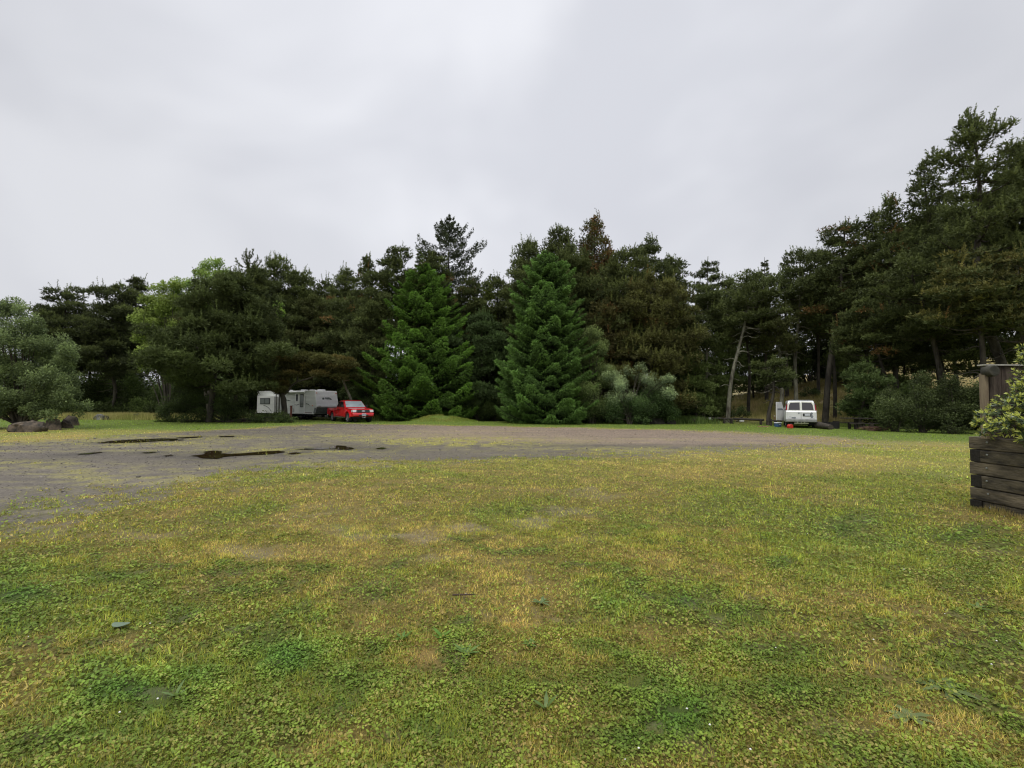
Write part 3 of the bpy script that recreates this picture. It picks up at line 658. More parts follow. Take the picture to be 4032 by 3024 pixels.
# left side
P_(262, 1145, 47, 108, 'ragged flat-topped dark pine just right of the grey-green willow', 1, cb=.30, padr=.75, top='round', bare=12, group=GR, col=G_DARK * 1.15)
P_(190, 1215, 50, 60, 'low dark pine peeping over the willow at far left', 2, cb=.3, padr=.7, col=G_DARK * 1.15, group=GR)
P_(455, 1125, 48, 105, 'broad dark pine between the ragged pine and the yellow-green maple', 3, cb=.30, padr=.8, bare=14, wob=.5, col=G_DARK * 1.2, group=GR)
P_(540, 1098, 52, 95, 'dark pine with two spiky tips behind the yellow-green maple', 4, cb=.34, padr=.7, top='cone', col=G_DARK * 1.25, group=GR, bare=8)
P_(355, 1235, 56, 110, 'dark pine set back in the gap left of the maple', 5, cb=.45, padr=.8, col=G_DARK * 1.1, group=GR, bare=10)
# yellow-green broadleaf trees
def B_(name, label, Y, lobes_px, seed, base_px, cat='tree', stem='trunk', crown='crown', **kw):
    """broadleaf from lobes given as (px, py, rx, rz) in photograph measures, at distance Y"""
    b = on_depth(base_px, 1600, Y); loc = Vector((b.x, Y, ghs(b.x, Y))); rg = random.Random(seed); L_ = []
    for (px, py, rx, rz) in lobes_px:
        p = on_depth(px, py, Y); L_.append((p.x - loc.x, rg.uniform(-.4, .4) * wpx(rx, Y), p.z - loc.z, wpx(rx, Y), wpx(rz, Y)))
    leafm = kw.pop('leaf', None); bk = kw.pop('bark', None); grp = kw.pop('group', None)
    return make_tree(name, leafy(seed, L_, **kw), loc, label, cat, grp, bk, leafm, quad=True, stem=stem, crown=crown)
YG = dict(col=C(.12, .17, .035), tip=C(.25, .32, .075), size=.18, asp=.6, dens=1.2)
B_('maple_tree', 'yellow-green broadleaf tree glowing beside the dark bushy pine on the left', 43.5, [(625, 1130, 50, 22), (590, 1180, 60, 30), (650, 1200, 80, 50), (580, 1260, 70, 40), (640, 1300, 90, 50), (560, 1330, 40, 30), (620, 1390, 70, 45), (570, 1440, 35, 25), (690, 1120, 30, 20), (600, 1420, 50, 40)], 11, 660, **YG)
B_('alder_tree', 'tall light green broadleaf tree with a loose top behind the dark bushy pine', 45.5, [(835, 1045, 42, 40), (780, 1072, 40, 22), (880, 1075, 40, 22), (840, 1110, 90, 40), (730, 1125, 50, 30), (900, 1140, 60, 40), (700, 1170, 50, 40), (820, 1180, 120, 60)], 12, 830, col=C(.095, .15, .03), tip=C(.20, .27, .065), size=.17, asp=.55, dens=.9, tr=.14)
B_('young_maple', 'small patch of bright green maple leaves showing inside the dark pines above the trailer', 47, [(1090, 1195, 24, 16), (1105, 1225, 18, 20)], 13, 1100, col=C(.1, .17, .03), tip=C(.2, .3, .05), size=.15)
B_('sapling', 'thin yellow-green sapling between the open-topped spruce and the blue-green spruce', 50, [(1925, 1160, 30, 30), (1905, 1200, 26, 26), (1930, 1250, 40, 40)], 14, 1925, col=C(.09, .13, .025), tip=C(.2, .25, .04), size=.15)
# the large near bushy pine with a candelabra leader
P_(905, 1090, 38.5, 262, 'big bushy dark pine whose boughs sweep to the ground left of the trailer', 20, foot=840, cb=.26, padr=.72, top='round', flat=.55, dens=1.25, tr=.22, candle=1.0, col=C(.048, .062, .022), tipcol=C(.088, .115, .035), nl=62, prof=lambda u: (1 - u ** 1.7) ** .75 * .98 + .03)
P_(988, 1062, 40, 120, 'dark pine joined behind the bushy pine, its candelabra leader clear of the crowns', 21, foot=940, cb=.35, padr=.7, top='round', flat=.6, candle=1.0, col=C(.045, .058, .022))
# leader branches of that pine
def leader(px, top, bot, Y, root_label):
    loc, H = place(px, top, Y); z0 = on_depth(px, bot, Y).z; paths = []; rg = np.random.default_rng(5)
    h = H - (z0 - loc.z); b = np.array([0, 0, z0 - loc.z]); s = np.linspace(0, 1, 7)
    paths.append((b + np.array([0, 0, h]) * s[:, None], .05 * (1 - s) + .012)); ends = [(b + np.array([0, 0, h * k]), np.array([0, 0, 1.])) for k in np.linspace(.3, 1, 9)]
    for a, k, w in ((0, .30, .95), (2.1, .28, .85), (3.4, .33, .95), (5.0, .3, .7), (.6, .52, .6), (2.9, .5, .6), (4.4, .55, .45), (0.1, .75, .25), (3.2, .75, .25)):
        q = b + np.array([0, 0, h * k]) + np.array([math.cos(a), math.sin(a), 0]) * (w * np.sin(s * 1.5) / 1)[:, None] + np.array([0, 0, 1.]) * (h * .34 * s ** 2.0)[:, None]
        paths.append((q, .028 * (1 - s) + .010)); ends += [(q[i], nrm((q[i] - q[i - 1]) + 0.001)) for i in range(2, 7)]
    c = np.array([e[0] for e in ends for _ in range(5)]); d = np.array([e[1] for e in ends for _ in range(5)]); c = c + rg.normal(0, .05, c.shape)
    V, Cc_ = tufts(c, d, np.full(len(c), .2), np.full(len(c), .05), 4, .35, np.tile(C(.05, .06, .022), (len(c), 1)), rg)
    return paths, V, Cc_, loc
pth, V, Cc_, loc = leader(982, 995, 1085, 40, '')
make_tree('pine_sapling_top', (pth, V, Cc_), loc, 'slender candelabra-shaped pine shoot standing clear of the crowns above the trailer', 'pine tree')
tv = [o for o in bpy.data.objects if o.name.startswith('pine_sapling_top')][0]; tv.name = 'slender_pine'
# pines above trailer and truck
P_(1092, 1018, 53, 105, 'dark pine with bunched upright tips above the trailer', 22, cb=.3, top='round', flat=.6, padr=.7, candle=1.0, group=GR)
P_(1190, 1070, 53, 95, 'dark round pine right of the one with bunched tips', 23, cb=.2, padr=.7, flat=.5, group=GR)
P_(1285, 1105, 54, 85, 'low dark pine in the dip of the tree line above the trailer', 24, cb=.15, padr=.7, flat=.5, group=GR)
P_(1362, 1063, 53, 80, 'dark pine with a small domed top above the trailer front', 25, cb=.25, padr=.7, flat=.5, top='round', group=GR)
P_(1447, 1015, 50, 75, 'narrow dark pine with a pointed tip above the truck', 26, cb=.25, padr=.62, top='cone', flat=.6, group=GR, rust=.08)
P_(1562, 978, 49, 128, 'tall dark pine with a rounded crown and sky showing through it above the truck', 27, cb=.42, padr=.72, flat=.42, dens=1.0, bare=6, group=GR, nl=38)
P_(1235, 1170, 52, 110, 'dark pine right behind the trailer roof', 28, cb=.2, padr=.7, flat=.45, group=GR, col=C(.05, .055, .02), bark=M_BARK2)
P_(1370, 1180, 50, 120, 'dark pine with a bare lower trunk behind the truck', 29, cb=.25, padr=.7, flat=.45, rust=.1, group=GR, bark=M_BARK2, bare=10)
P_(1480, 1150, 46, 90, 'dark pine tucked against the left flank of the bright spruce', 30, cb=.2, padr=.7, flat=.45, group=GR)
P_(1120, 1220, 52.5, 110, 'dark pine filling in above the trailer roof', 31, cb=.3, padr=.7, flat=.5, group=GR, col=C(.042, .052, .022))
# forked tree in front of the trailer, canopy reaching right over it
def forked():
    loc = on_depth(1118, 1640, 41.2); loc.z = 0; rg = np.random.default_rng(33); q = lambda px, py: np.array(on_depth(px, py, 41.2) - loc)
    s = lambda *pp: np.array(pp)
    p1 = s(q(1122, 1652), q(1120, 1610), q(1116, 1570), q(1108, 1548), q(1085, 1520), q(1060, 1480), q(1050, 1430)); p2 = s(q(1119, 1552), q(1132, 1540), q(1150, 1518), q(1172, 1502), q(1210, 1492), q(1250, 1478), q(1300, 1462))
    p3 = s(q(1172, 1502), q(1165, 1470), q(1180, 1430), q(1200, 1390)); p1[:, 1] = 0; p3[:, 1] = .3 * np.arange(4)
    paths = [(p1, np.array([.26, .23, .22, .17, .12, .08, .04])), (p2, np.array([.11, .10, .09, .08, .07, .05, .02])), (p3, np.array([.07, .06, .04, .02]))]
    cs = []; 
    for px, py, r in ((1095, 1545, .45), (1110, 1530, .55), (1060, 1525, .5), (1030, 1500, .6), (1090, 1500, .6), (1150, 1455, .8), (1200, 1450, .8), (1250, 1440, .85), (1300, 1425, .8), (1340, 1445, .75), (1380, 1430, .6), (1180, 1480, .5), (1270, 1470, .6), (1330, 1475, .55), (1230, 1410, .8), (1300, 1410, .6), (1120, 1480, .6), (1060, 1450, .8), (1130, 1420, .8)):
        for k in range(2): 
            v = q(px, py) + np.array([rg.normal(0, .3), rg.uniform(-1.2, 1.2), rg.normal(0, .12)]); cs.append((v, r * 1.1))
    Vv = []; Cv = []
    for v, r in cs:
        n = int(120 * (r / .6) ** 2); nv = nrm(rg.normal(0, 1, (n, 3)) + np.array([0, 0, .3])); c = v + nv * r * np.array([1.2, 1.2, .38]) * (rg.random((n, 1)) ** .4); o = rg.random() < .45
        cl = mixc(np.tile(C(.055, .055, .02), (n, 1)), C(.125, .10, .03) if o else C(.08, .085, .025), np.clip(nv[:, 2] * .6 + .3, 0, 1)) * rg.uniform(.8, 1.2)
        a, b = tufts(c, nrm(nv + np.array([0, 0, .5])), np.full(n, .26), np.full(n, .085), 5, .6, cl, rg); Vv.append(a); Cv.append(b)
    return (paths, np.concatenate(Vv), np.concatenate(Cv)), loc
d, loc = forked()
make_tree('forked_tree', d, loc, 'crooked forked tree in front of the trailer, its boughs reaching right over the trailer roof', 'tree', None, M_BARK)
# leaning lichen trunk behind the pickup
P_(1330, 1400, 43.0, 60, 'thin mossy tree leaning left behind the red pickup', 34, name='leaning_tree', foot=1405, cb=.62, padr=.5, flat=.4, tr=.15, bark=M_BARK2, cat='tree')
# bright green spruce on the left of centre
P1 = lambda u: float(np.interp(u, [0, .08, .2, .32, .42, .52, .62, .74, .84, .93, 1], [.66, .88, .96, .84, .80, .62, .60, .42, .36, .18, .03]))
loc, H = place(1672, 1035, 47.5)
make_tree('spruce_tree', spruce(40, H, wpx(320, 47.5), prof=P1, cb=.055, whorl=.46, nb=10, dens=1.9, var=(.74, 1.06), col=C(.026, .048, .012), tip=C(.125, .235, .036), tl=.22, wd=.066, up=.15, droop=.28, hang=.10, asym=.05, miss=.04), loc, 'big bright green spruce behind the grassy mound', 'spruce tree')
# open topped spruce
P2 = lambda u: (1 - u) ** .6 * .95 + .03
loc, H = place(1770, 842, 53)
make_tree('spruce_tree', spruce(41, H, wpx(150, 53), prof=lambda u: np.interp(u, [0, .4, .62, .66, .72, .80, .86, .93, 1], [1.0, 1.05, 1.0, .95, 1.0, .85, .55, .30, .08]), cb=.1, whorl=.60, nb=7, dens=1.15, col=C(.026, .034, .016), tip=C(.038, .050, .022), hang=.75, up=.42, droop=.05, open_=True, tl=.22, wd=.07, tr=.2, var=(.55, 1.12)), loc, 'tall dark spruce with open upswept branches standing clear against the sky', 'spruce tree')
loc, H = place(1652, 975, 47)
make_tree('spruce_tree', spruce(42, H, wpx(80, 47), cb=.1, whorl=.5, nb=6, col=C(.04, .055, .02), tip=C(.075, .1, .03), up=.3, dens=.8), loc, 'thin-tipped spruce just behind the top of the big bright green spruce', 'spruce tree')
P_(1700, 1000, 50, 90, 'dark pine squeezed between the two spruces left of centre', 43, cb=.3, padr=.7, group=GR, rust=.1)
P_(1850, 1100, 51, 90, 'dark pine right of the open-topped spruce', 44, cb=.2, padr=.7, group=GR, rust=.1)
P_(1960, 1090, 50, 80, 'dark pine left of the blue-green spruce', 45, cb=.2, padr=.7, group=GR, top='round', flat=.5)
P_(1900, 1240, 47, 130, 'dusky spreading tree in the hollow between the two bright spruces', 46, cb=.08, padr=.75, flat=.4, group=GR, col=C(.035, .052, .020), tipcol=C(.06, .095, .03))
P_(2085, 955, 48, 105, 'dark pine with two upright tips left of the rusty pine', 47, cb=.2, padr=.68, flat=.7, candle=1, top='round', group=GR)
P_(2200, 905, 50, 85, 'dark pine rising straight behind the tip of the blue-green spruce', 48, cb=.2, padr=.7, flat=.7, candle=1.2, top='round', group=GR)
P_(2255, 975, 47, 110, 'olive pine at the right shoulder of the blue-green spruce', 49, cb=.15, padr=.7, flat=.7, candle=1.2, top='round', tipcol=C(.085, .105, .032), group=GR)
P_(2342, 858, 50.5, 130, 'tall pine with rust-brown needles, highest of the centre', 50, cb=.3, padr=.66, flat=.75, candle=.4, top='cone', rust=.55, tl=.28, col=C(.055, .055, .02), prof=lambda u: (1 - u) ** .55 * .95 + .06)
P_(2455, 990, 46, 130, 'green pine with candle-like tips right below the rust-brown pine', 51, cb=.15, padr=.72, flat=.75, candle=1.5, top='round', tipcol=C(.1, .12, .035), group=GR)
P_(2555, 955, 51, 115, 'dark crooked pine at the right end of the centre group', 52, cb=.3, padr=.7, flat=.45, group=GR, top='round')
P_(2640, 1015, 51, 75, 'dark pine trailing down to the gap right of centre', 53, cb=.25, padr=.65, flat=.5, group=GR)
P_(2560, 1095, 44, 195, 'wide olive-brown pine with pale upright candles behind the silvery shrub', 54, cb=.12, padr=.72, flat=.6, candle=2.0, top='round', col=C(.056, .056, .020), tipcol=C(.125, .135, .040), rust=.03, tr=.24, nl=50, bare=14)
P_(2400, 1180, 44.5, 110, 'shadowy olive pine between blue-green spruce and the olive-brown pine', 55, cb=.1, padr=.7, flat=.5, col=C(.05, .047, .018), tipcol=C(.085, .08, .024), rust=.08, group=GR)
# blue green spruce
loc, H = place(2155, 985, 42)
make_tree('spruce_tree', spruce(60, H, wpx(205, 42), prof=lambda u: np.interp(u, [0, .04, .15, .3, .5, .7, .85, .93, 1], [.72, .95, 1.02, .93, .80, .66, .47, .27, .02]), cb=.01, whorl=.38, nb=10, dens=1.9, col=C(.026, .048, .015), tip=C(.125, .225, .050), tl=.22, wd=.062, up=.18, droop=.26, hang=.16, asym=.08), loc, 'tall blue-green spruce with drooping fresh tips left of the silvery shrub', 'spruce tree')
# silvery willow shrub
SV = dict(col=C(.085, .12, .065), tip=C(.37, .45, .22), size=.115, asp=.36)
B_('willow_shrub', 'olive-leaved upper shrub leaning out from the right side of the blue-green spruce', 41.3, [(2330, 1320, 42, 40), (2350, 1380, 60, 45), (2310, 1430, 70, 50), (2370, 1480, 70, 50), (2300, 1540, 80, 70), (2330, 1610, 90, 60)], 61, 2330, cat='shrub', stem='stems', crown='leaves', col=C(.06, .085, .030), tip=C(.24, .31, .10), size=.11, asp=.45)
B_('willow_shrub', 'silvery pale-leaved shrub spreading low right of the blue-green spruce', 40.6, [(2395, 1475, 45, 32), (2440, 1510, 55, 40), (2490, 1465, 45, 28), (2530, 1450, 30, 22), (2550, 1500, 60, 35), (2615, 1500, 40, 26), (2640, 1490, 22, 20), (2420, 1560, 50, 35), (2630, 1550, 35, 30), (2590, 1540, 50, 32), (2480, 1560, 60, 30)], 62, 2480, cat='shrub', stem='stems', crown='leaves', **SV)
B_('green_shrub', 'dense mid-green bush under the silvery shrub beside the dark boulders', 40.9, [(2420, 1610, 80, 50), (2520, 1600, 80, 60), (2610, 1590, 60, 60), (2640, 1630, 40, 30), (2470, 1645, 120, 25), (2560, 1560, 80, 40)], 63, 2520, cat='shrub', stem='stems', crown='leaves', col=C(.035, .060, .020), tip=C(.085, .135, .042), size=.12)
# grey-green willow at far left
B_('willow_bush', 'huge grey-green willow bush at the left edge above the brown boulders', 27.5, [(30, 1200, 60, 35), (-60, 1230, 110, 60), (70, 1250, 80, 50), (130, 1290, 60, 45), (20, 1330, 120, 70), (190, 1350, 75, 45), (120, 1390, 110, 70), (240, 1400, 50, 40), (-60, 1400, 120, 90), (180, 1460, 110, 60), (40, 1480, 120, 80), (260, 1500, 60, 45), (290, 1560, 50, 35), (230, 1560, 80, 50), (120, 1580, 130, 60), (0, 1590, 130, 60), (-150, 1500, 140, 110), (300, 1610, 50, 30), (200, 1620, 90, 35), (40, 1615, 90, 30), (-60, 1620, 90, 40), (60, 1560, 90, 60), (150, 1610, 80, 28)], 64, 90, cat='bush', stem='stems', crown='leaves', col=C(.065, .090, .040), tip=C(.20, .26, .10), size=.125, asp=.42, dens=1.7)

# ---- right of centre: open wood with bare trunks
P_(2785, 1028, 57, 62, 'lone dark pine poking up in the gap right of centre', 70, cb=.55, padr=.62, flat=.42, top='round', group=GR, nl=22)
P_(2870, 1098, 58, 60, 'low dark pine just right of the lone one', 71, cb=.3, padr=.7, group=GR)
P_(2790, 1130, 46, 95, 'pine with a bare lichened trunk left of the leaning pale trunks', 72, foot=2765, cb=.52, padr=.66, flat=.4, bark=M_BARK2, tr=.15, bare=14, group=GR)
P_(2985, 1075, 45.5, 120, 'pine on a long pale trunk that leans right beside the log rails', 73, dens=.72, foot=2858, cb=.64, padr=.72, flat=.4, bark=M_BARK2, tr=.20, bare=16, bend=-.5)
P_(2940, 1130, 50, 110, 'dark pine set back between the leaning trunks', 74, cb=.56, padr=.7, flat=.45, group=GR, col=C(.05, .055, .02))
loc, H = place(3010, 1012, 54)
make_tree('spruce_tree', spruce(75, H, wpx(70, 54), cb=.35, whorl=.6, nb=6, col=C(.035, .042, .02), tip=C(.055, .065, .028), up=.4, open_=True, hang=.25, dens=.9, tl=.24), loc, 'spruce with a spiky double top against the sky right of the lone pine', 'spruce tree')
loc, H = place(3090, 1028, 53)
make_tree('spruce_tree', spruce(76, H, wpx(52, 53), cb=.35, whorl=.6, nb=6, col=C(.035, .042, .02), tip=C(.055, .065, .028), up=.4, open_=True, hang=.25, dens=.8, tl=.24), loc, 'thin see-through spruce left of the van', 'spruce tree')
P_(3062, 1200, 46, 120, 'pine with a forked, mossy trunk just left of the van', 77, dens=.72, foot=3072, cb=.6, padr=.7, flat=.38, bark=M_BARK2, tr=.19, bare=14, col=C(.05, .055, .02))
P_(3150, 985, 47, 95, 'pine on a pale crooked trunk directly behind the van', 78, dens=.72, foot=3122, cb=.64, padr=.68, flat=.5, bark=M_BARK2, tr=.19, bare=12, group=GR, top='round')
P_(3215, 1120, 52, 120, 'dark pine in the second row behind the van', 79, cb=.52, padr=.75, flat=.42, group=GR)
P_(3052, 1420, 40.8, 75, 'dark leaning trunk with few boughs left of the van', 80, foot=3022, cb=.60, padr=.6, flat=.36, tr=.16, bare=6, cat='pine tree', group=None)
P_(3330, 880, 43.5, 135, 'tall pine with a thick dark leaning trunk right of the van', 81, dens=.72, foot=3232, cb=.5, padr=.68, flat=.42, tr=.26, bare=8, top='round', rust=.06, nl=46)
P_(3275, 1050, 45, 110, 'pine with orange-tinged boughs above the van', 82, cb=.54, padr=.7, flat=.4, rust=.08, group=GR)
P_(3440, 838, 43, 105, 'tall dark pine behind the picnic table, its shoulders stepping up right', 83, dens=.72, foot=3462, cb=.42, padr=.68, flat=.5, tr=.2, bare=8, top='cone', group=GR)
P_(3350, 1230, 40, 95, 'pine arching low behind the picnic table', 84, dens=.72, foot=3462, cb=.5, padr=.72, flat=.36, tr=.15, bare=6, col=C(.045, .055, .02), tipcol=C(.085, .10, .03), bend=.3)
P_(3410, 1200, 38.5, 150, 'wide-boughed pine on a thin dark trunk right behind the picnic table', 85, dens=.72, foot=3480, cb=.5, padr=.68, flat=.34, tr=.17, bare=8, bend=.5, rust=.1)
P_(3400, 1440, 37, 70, 'short mid-green pine left of the picnic table trunk', 86, foot=3385, cb=.12, padr=.55, flat=.5, tr=.09, col=C(.05, .07, .025), tipcol=C(.09, .13, .04))
P_(3635, 640, 38.5, 135, 'tall pointed pine stepping above its neighbours on the right', 87, dens=.72, foot=3690, cb=.44, padr=.70, flat=.5, tr=.24, bare=8, top='cone', prof=lambda u: (1 - u) ** .6 + .06, nl=48)
P_(3505, 780, 40.5, 100, 'dark pine on the left shoulder of the tall pointed pine', 88, dens=.72, cb=.42, padr=.66, flat=.55, top='cone', candle=.9, tr=.2, group=GR, rust=.08)
P_(3560, 1010, 34.5, 165, 'pine with long flat green boughs on a trunk leaning left at the right side', 89, dens=.72, foot=3735, cb=.50, padr=.72, flat=.30, tr=.22, bare=10, bend=.4, col=C(.046, .056, .020), tipcol=C(.085, .105, .032))
P_(3865, 440, 31.5, 165, 'tallest pine at the right edge with a windswept crown of upright tips', 90, dens=.72, foot=3955, cb=.50, padr=.62, flat=.5, tr=.30, bare=10, candle=1.6, nl=36, bend=-.6, wob=.5, prof=lambda u: np.interp(u, [0, .25, .45, .6, .72, .85, 1], [.95, 1.0, .75, .62, .80, .62, .25]), leany=.5)
P_(4030, 570, 33, 120, 'tall dark pine cut by the right edge of the view', 91, foot=4030, cb=.35, padr=.8, flat=.45, tr=.26, group=GR)
P_(3790, 1000, 30.5, 165, 'wide pine with ochre-topped boughs at the right, beneath the tallest one', 92, dens=.72, foot=3900, cb=.55, padr=.72, flat=.30, tr=.2, bare=8, rust=.05, tipcol=C(.115, .105, .03))
P_(4000, 1010, 29, 190, 'pine with heavy ochre boughs at the right edge behind the wooden board', 93, dens=.72, foot=4060, cb=.5, padr=.75, flat=.34, tr=.22, bare=6, rust=.05, tipcol=C(.115, .105, .03))
P_(3745, 860, 41, 95, 'dark pine between the pointed pine and the tallest one', 94, dens=.72, cb=.42, padr=.68, flat=.45, group=GR)
P_(3640, 1200, 37, 150, 'low spreading pine above the bushes on the right', 95, dens=.72, foot=3765, cb=.48, padr=.70, flat=.32, tr=.18, bare=10, col=C(.044, .054, .02))
P_(3860, 1200, 34, 140, 'dark pine standing behind the wooden board', 96, dens=.72, foot=3870, cb=.4, padr=.75, flat=.34, tr=.18, bare=8, group=GR)
# bushes on the right
RB = dict(col=C(.034, .045, .018), tip=C(.085, .110, .038), size=.115, asp=.5, cat='bush', stem='stems', crown='leaves')
B_('bush', 'leafy green bush beside the stump right of the picnic table', 31.5, [(3500, 1600, 55, 45), (3480, 1640, 50, 35), (3540, 1640, 60, 45), (3530, 1570, 50, 35), (3560, 1600, 50, 40), (3500, 1680, 50, 18)], 101, 3520, **RB)
B_('bush', 'dark bush in the middle of the right-hand bank', 30.5, [(3620, 1560, 70, 50), (3600, 1620, 70, 50), (3660, 1640, 70, 45), (3640, 1500, 50, 35), (3620, 1680, 90, 22)], 102, 3630, **RB)
B_('bush', 'dark bush just left of the timber planter', 29.5, [(3740, 1560, 75, 55), (3720, 1630, 70, 50), (3780, 1650, 80, 45), (3760, 1510, 60, 35), (3720, 1690, 90, 20), (3810, 1600, 60, 60)], 103, 3750, **RB)
B_('bush', 'dark bush behind the wooden board at the right edge', 28.5, [(3880, 1560, 80, 55), (3860, 1640, 70, 50), (3950, 1620, 80, 70), (3880, 1500, 60, 35), (4010, 1560, 70, 60)], 104, 3900, **RB)
# ---------------------------------------------------------------- undergrowth, back rows, tall grass
WHERE = [(350, 'behind the grey-green willow'), (700, 'in the shade between the willow and the bushy pine'), (1010, 'behind the big bushy pine'), (1300, 'behind the trailer'), (1500, 'behind the red pickup'),
         (1900, 'behind the bright green spruce'), (2120, 'between the two bright spruces'), (2380, 'behind the blue-green spruce'), (2700, 'behind the silvery shrub'), (3060, 'behind the log rails'), (3260, 'behind the van'), (3500, 'behind the picnic table'), (3820, 'on the right-hand bank'), (9999, 'behind the wooden board')]
def where(px):
    for a, b in WHERE:
        if px < a: return b
DK = dict(col=C(.026, .036, .013), tip=C(.062, .088, .026), size=.14, asp=.5, tr=.06)
DK2 = dict(col=C(.035, .052, .016), tip=C(.095, .135, .036), size=.13, asp=.5, tr=.06)
tb = []
for i in range(5):
    rg_ = random.Random(300 + i); lob = [(rg_.uniform(-1.3, 1.3), rg_.uniform(-.8, .8), rg_.uniform(.4, 2.2), rg_.uniform(.6, 1.0), rg_.uniform(.5, .9)) for _ in range(9)]
    t_ = make_tree('bush', leafy(300 + i, lob, **(DK if i % 2 == 0 else DK2)), (0, 0, 0), 'x', 'bush', None, quad=True, stem='stems', crown='leaves'); tb.append(t_)
used = set()
rb = random.Random(9)
def put_bush(px, Y, sc, k=None, label=None):
    k = rb.randrange(5) if k is None else k; p = on_depth(px, 1600, Y); loc = (p.x, Y, ghs(p.x, Y) - .05); lab = label or (('dark ', 'olive-green ', 'dense dark ', 'loose olive-green ', 'ragged dark ')[k] + ('tall ' if sc > 1.4 else 'low ' if sc < .95 else '') + 'undergrowth bush ' + where(px)); s3 = (sc * rb.uniform(.85, 1.25), sc, sc * rb.uniform(.8, 1.25))
    rz = rb.uniform(-.9, .9) + rb.choice((0, math.pi))
    if k not in used:
        used.add(k); o = tb[k]; o.location = loc; o.rotation_euler = (0, 0, rz); o.scale = s3; o['label'] = lab; o['group'] = 'undergrowth bushes of the wood'; return o
    return copy_tree(tb[k], loc, lab, rz, s3, 'undergrowth bushes of the wood')
for px in range(170, 2700, 62):
    if 1640 < px < 1700 or 940 < px < 1370: continue
    put_bush(px + rb.uniform(-25, 25), rb.uniform(47.5, 49.5), rb.uniform(1.0, 1.35))
for px in range(140, 2740, 85):
    put_bush(px + rb.uniform(-30, 30), rb.uniform(53, 57), rb.uniform(1.5, 2.1))
for px in (1440, 1500, 1540, 1880, 1950, 2010, 2070): put_bush(px, rb.uniform(45.5, 46.5), rb.uniform(.75, .95), k=1 if px < 1600 else 3)
for px in (2690, 2740, 2790): put_bush(px + rb.uniform(-15, 15), rb.uniform(49, 51), rb.uniform(.9, 1.2))
for px in (2760, 2860, 3010, 3120, 3180, 3240, 3330, 3420, 3520, 3650, 3780, 3900, 4000): put_bush(px + rb.uniform(-30, 30), rb.uniform(58, 64), rb.uniform(1.3, 1.9))
for px, Y in ((3560, 36), (3640, 37), (3740, 36), (3830, 35), (3480, 38.5), (3940, 34), (3700, 41), (3860, 40), (4010, 38)): put_bush(px, Y, rb.uniform(.9, 1.2))
# skirt of brush at the foot of the bushy pine
B_('brush', 'dark leafy brush at the foot of the big bushy pine beside the trailer', 38.8, [(700, 1650, 70, 22), (780, 1640, 80, 35), (860, 1640, 80, 40), (940, 1640, 80, 40), (1010, 1645, 60, 25), (1060, 1648, 50, 20), (1100, 1645, 45, 22), (1140, 1655, 40, 16), (640, 1660, 40, 14), (900, 1600, 60, 35), (690, 1600, 50, 45), (760, 1585, 60, 50), (840, 1590, 60, 40), (640, 1625, 35, 25), (1080, 1650, 80, 16)], 110, 900, cat='bush', stem='stems', crown='leaves', col=C(.030, .044, .016), tip=C(.075, .105, .032), size=.12)
B_('bush', 'light-leaved bush between the trailer front and the bright green spruce', 46.2, [(1440, 1520, 40, 35), (1470, 1570, 50, 40), (1500, 1600, 50, 35), (1400, 1560, 40, 40), (1450, 1610, 60, 25)], 111, 1460, cat='bush', stem='stems', crown='leaves', col=C(.05, .075, .026), tip=C(.11, .16, .05), size=.13)
B_('bush', 'small round green bush on the dry grass left of the van', 46, [(2905, 1625, 28, 16), (2925, 1612, 22, 14), (2890, 1632, 22, 10), (2940, 1630, 18, 12)], 112, 2910, cat='bush', stem='stems', crown='leaves', col=C(.035, .05, .018), tip=C(.07, .10, .032), size=.12)
B_('bush', 'round dark bush high on the dry dune above the van', 52, [(3190, 1545, 34, 20), (3220, 1550, 25, 18), (3165, 1556, 22, 14)], 113, 3190, cat='bush', stem='stems', crown='leaves', col=C(.035, .05, .018), tip=C(.07, .10, .032), size=.13)
for px, top, Y, hw, sd_, lab in ((2830, 1330, 50, 65, 120, 'young green pine between the pale leaning trunks and the log rails'), (2965, 1330, 57, 70, 121, 'young pine growing under the tall ones left of the van'), (3120, 1330, 57, 60, 122, 'young pine just above the roof of the van'), (2800, 1420, 47.5, 50, 123, 'small young pine left of the leaning dark trunk'), (2740, 1400, 45.5, 60, 124, 'dark young pine left of the log rails'), (3320, 1360, 52, 70, 125, 'young pine on the slope right of the van'), (3560, 1340, 42, 90, 126, 'young pine on the bank behind the stump'), (2700, 1280, 48, 80, 127, 'mid-green pine at the right flank of the olive-brown pine')):
    P_(px, top, Y, hw, lab, sd_, cb=.08, padr=.6, flat=.55, tr=.1, col=C(.066, .086, .028), tipcol=C(.125, .170, .050), top='round', group='young pines under the tall ones')
